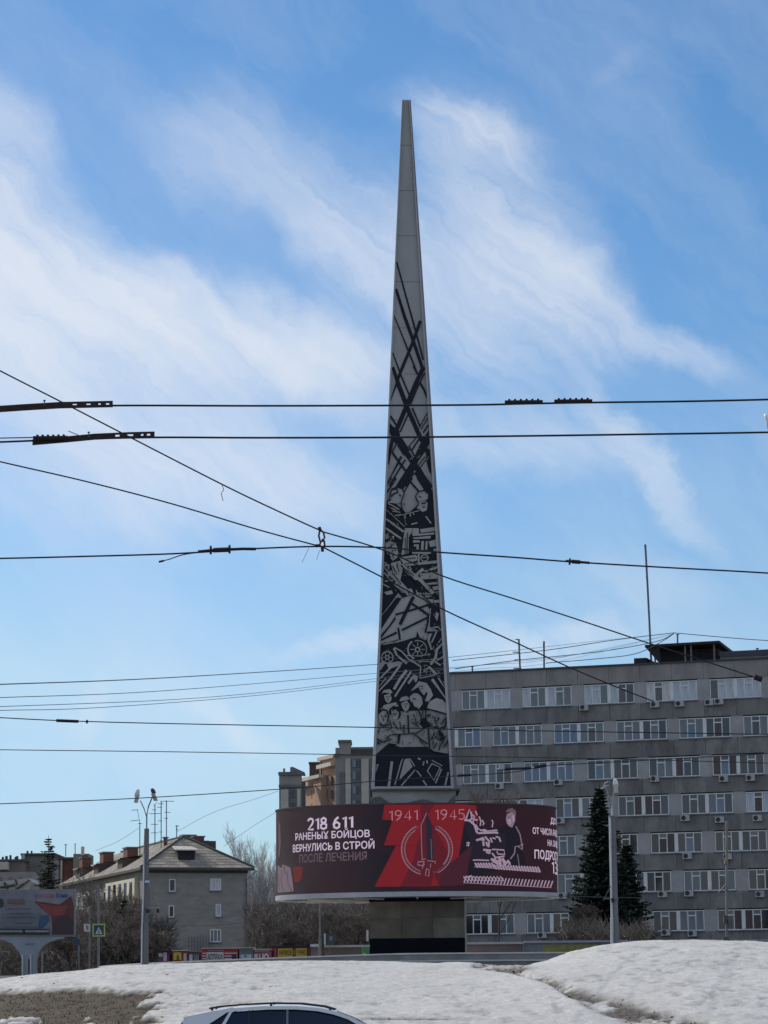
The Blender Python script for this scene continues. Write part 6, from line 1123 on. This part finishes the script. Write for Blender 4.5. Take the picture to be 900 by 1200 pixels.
# ------------------------------------------------------------------ passing car
CD = 45.0; px_m = F/CD
car = empty('parked_car', Vector((P(205, 1200, CD).x+2.25, CD+.9, 0.012)), 'silver white hatchback with black roof rails and tinted windows in the foreground', 'car')
m_pt = mat('car_paint_silver', (.72, .72, .72), .22, .04, 2, spec=.5); m_gl = mat('car_glass', (.006, .010, .022), .06, .1, 1, spec=.9); m_bk = mat('car_black_trim', (.012, .012, .014), .4, .1, 2); m_ty = mat('tyre_rubber', (.02, .02, .02), .85, .2, 4); m_rm = mat('alloy_rim', (.4, .4, .42), .35, .1, 3, metal=.7)
X0 = P(205, 1200, CD).x
def cz(px, py): return P(px, py, CD).z
def cx_(px): return (px-205)/px_m
ROOF = [(0.08, 1.47), (.30, 1.535), (.62, 1.60), (1.0, 1.645), (1.5, 1.672), (2.0, 1.668), (2.4, 1.635), (2.72, 1.565), (2.95, 1.48), (3.25, 1.33), (3.62, 1.12)]
def cxy(s, w, z): return Vector((X0+s, CD+.92+w, z))
# body shell by cross-sections (below the belt line)
secs = [(0.0, .62, .55, .80), (.05, .78, .38, .98), (.35, .88, .30, 1.05), (1.2, .91, .25, 1.06), (2.4, .91, .25, 1.05), (3.5, .90, .25, 1.02), (4.05, .84, .30, .93), (4.38, .70, .36, .80), (4.48, .52, .45, .66)]
b = MB(); ring_ = 12
for s, w, zl, zh in secs:
    prof = [(-w*.86, zl), (-w, zl+.14), (-w, (zl+zh)/2+.05), (-w*.97, zh-.05), (-w*.86, zh), (-w*.4, zh+.015), (w*.4, zh+.015), (w*.86, zh), (w*.97, zh-.05), (w, (zl+zh)/2+.05), (w, zl+.14), (w*.86, zl)]
    b.v += [tuple(cxy(s, a, z)) for a, z in prof]
for i in range(len(secs)-1):
    for k in range(ring_): b.f.append((i*ring_+k, i*ring_+(k+1) % ring_, (i+1)*ring_+(k+1) % ring_, (i+1)*ring_+k))
b.f += [tuple(range(ring_))[::-1], tuple((len(secs)-1)*ring_+k for k in range(ring_))]
b.build('body', m_pt, car, smooth=True)
# greenhouse: side glass leaning in, roof skin over it
def half(s, z): return .87-.27*max(0, (z-1.03))/.64
gh = MB(); gs = [(.22, 1.03)]+[(s, z-.06) for s, z in ROOF]+[(3.74, 1.03)]
for sg in (-1, 1): gh.v += [tuple(cxy(s, sg*(half(s, z)-.035), z)) for s, z in gs]
n_ = len(gs); gh.f += [tuple(range(n_)), tuple(range(2*n_-1, n_-1, -1))]+[(i, i+n_, i+n_+1, i+1) for i in range(n_-1)]
gh.build('glasshouse', m_gl, car)
rs_ = MB(); ro = ROOF[1:8]; k_ = 9
for s, z in ro:
    w = half(s, z)+.005
    for j in range(k_): a = -1+2*j/(k_-1); rs_.v.append(tuple(cxy(s, w*a, z+.020*(1-a*a)-(.03 if abs(a) == 1 else 0))))
for i in range(len(ro)-1):
    for j in range(k_-1): rs_.f.append((i*k_+j, i*k_+j+1, (i+1)*k_+j+1, (i+1)*k_+j))
rs_.build('roof_panel', m_pt, car, smooth=True)
def side_strip(pts, name, m, th=.02, out=.012, sides=(-1, 1)):
    for sg in sides:
        q = [cxy(s, sg*(half(s, z)+out), z) for s, z in pts]; MB().prism(q, Vector((0, -sg*th, 0))).build(name, m, car)
top_ = [(s, z) for s, z in ROOF]; 
side_strip([(.10, 1.44), (.30, 1.535), (.62, 1.60), (1.0, 1.645), (1.5, 1.672), (2.0, 1.668), (2.4, 1.635), (2.72, 1.565), (2.95, 1.48), (3.25, 1.33), (3.74, 1.05), (3.62, 1.04), (3.16, 1.29), (2.90, 1.44), (2.66, 1.52), (2.36, 1.585), (2.0, 1.612), (1.5, 1.618), (1.05, 1.598), (.86, 1.575), (.62, 1.42), (.42, 1.30), (.34, 1.1), (.2, 1.1)], 'roof_side_frame', m_pt)
for s0, w in ((1.86, .012), ): side_strip([(s0, 1.05), (s0+w*3, 1.05), (s0+w*3, 1.612), (s0, 1.612)], 'pillar', mat('pillar_trim', (.16, .17, .19), .4, .1, 2), .02, .006)
side_strip([(.58, 1.05), (.66, 1.05), (.95, 1.59), (.90, 1.59)], 'quarter_pillar', m_pt, .02, .01)
side_strip([(1.22, 1.05), (1.245, 1.05), (1.245, 1.61), (1.22, 1.61)], 'window_divider', m_bk, .02, .004)
sp3 = MB(); sp3.prism([cxy(.12, -.64, 1.50), cxy(.95, -.62, 1.655), cxy(.95, -.62, 1.62), cxy(.60, -.63, 1.52), cxy(.13, -.64, 1.455)], Vector((0, 1.27, 0))).build('rear_spoiler', m_pt, car)
for sg in (-1, 1):
    MB().tube([cxy(.55, sg*.58, 1.64), cxy(.72, sg*.58, 1.67), cxy(1.1, sg*.57, 1.70), cxy(1.6, sg*.57, 1.718), cxy(2.1, sg*.57, 1.706), cxy(2.5, sg*.57, 1.655), cxy(2.68, sg*.58, 1.60)], .017, 6).build('roof_rail', m_bk, car)
    for s in (.6, 1.6, 2.6): MB().box(-.02, .02, -.012, .012, -.05, .0, Matrix.Translation(cxy(s, sg*.575, float(np.interp(s, [.55, 1.6, 2.68], [1.65, 1.715, 1.61]))))).build('rail_foot', m_bk, car)
MB().tube([cxy(.62, 0, 1.64), cxy(.52, 0, 1.70), cxy(.40, 0, 1.685)], .018, 6, .008).build('aerial_fin', m_pt, car)
MB().prism([cxy(3.05, -.60, 1.455), cxy(3.65, -.78, 1.09), cxy(3.65, .78, 1.09), cxy(3.05, .60, 1.455)], Vector((.0, 0, -.02))).build('windscreen', mat('windscreen_blue', (.02, .05, .11), .05, .1, 1, spec=1.0), car)
for sx in (.85, 3.6):
    for sg in (-1, 1):
        w = MB().tube([cxy(sx, sg*.72, .33), cxy(sx, sg*.925, .33)], .33, 24).build('wheel', m_ty, car); MB().tube([cxy(sx, sg*.915, .33), cxy(sx, sg*.935, .33)], .21, 12).build('rim', m_rm, w)
        for k in range(5): a = 2*math.pi*k/5; MB().tube([cxy(sx, sg*.94, .33), cxy(sx, sg*.94, .33)+Vector((.2*math.cos(a), 0, .2*math.sin(a)))], .02, 4).build('spoke', m_rm, w)
for sg in (-1, 1):
    MB().box(4.28, 4.42, sg*.62-.16, sg*.62+.16, .68, .80, Matrix.Translation((X0, CD+.92, 0))).build('headlight', mat('headlight', (.6, .6, .6), .1, .05, 1), car); MB().box(-.02, .08, sg*.66-.14, sg*.66+.14, .86, 1.0, Matrix.Translation((X0, CD+.92, 0))).build('tail_light', mat('tail_light', (.25, .01, .01), .3, .05, 1), car)
    MB().box(3.1, 3.3, sg*1.0-.08, sg*1.0+.08, 1.02, 1.15, Matrix.Translation((X0, CD+.92, 0))).build('wing_mirror', m_pt, car)
for s in (1.95, 3.0, .95): MB().box(s, s+.012, -.925, -.905, .4, 1.0, Matrix.Translation((X0, CD+.92, 0))).build('door_gap', m_bk, car)
for s in (1.2, 2.2): MB().box(s, s+.2, -.94, -.905, .86, .89, Matrix.Translation((X0, CD+.92, 0))).build('door_handle', m_pt, car)
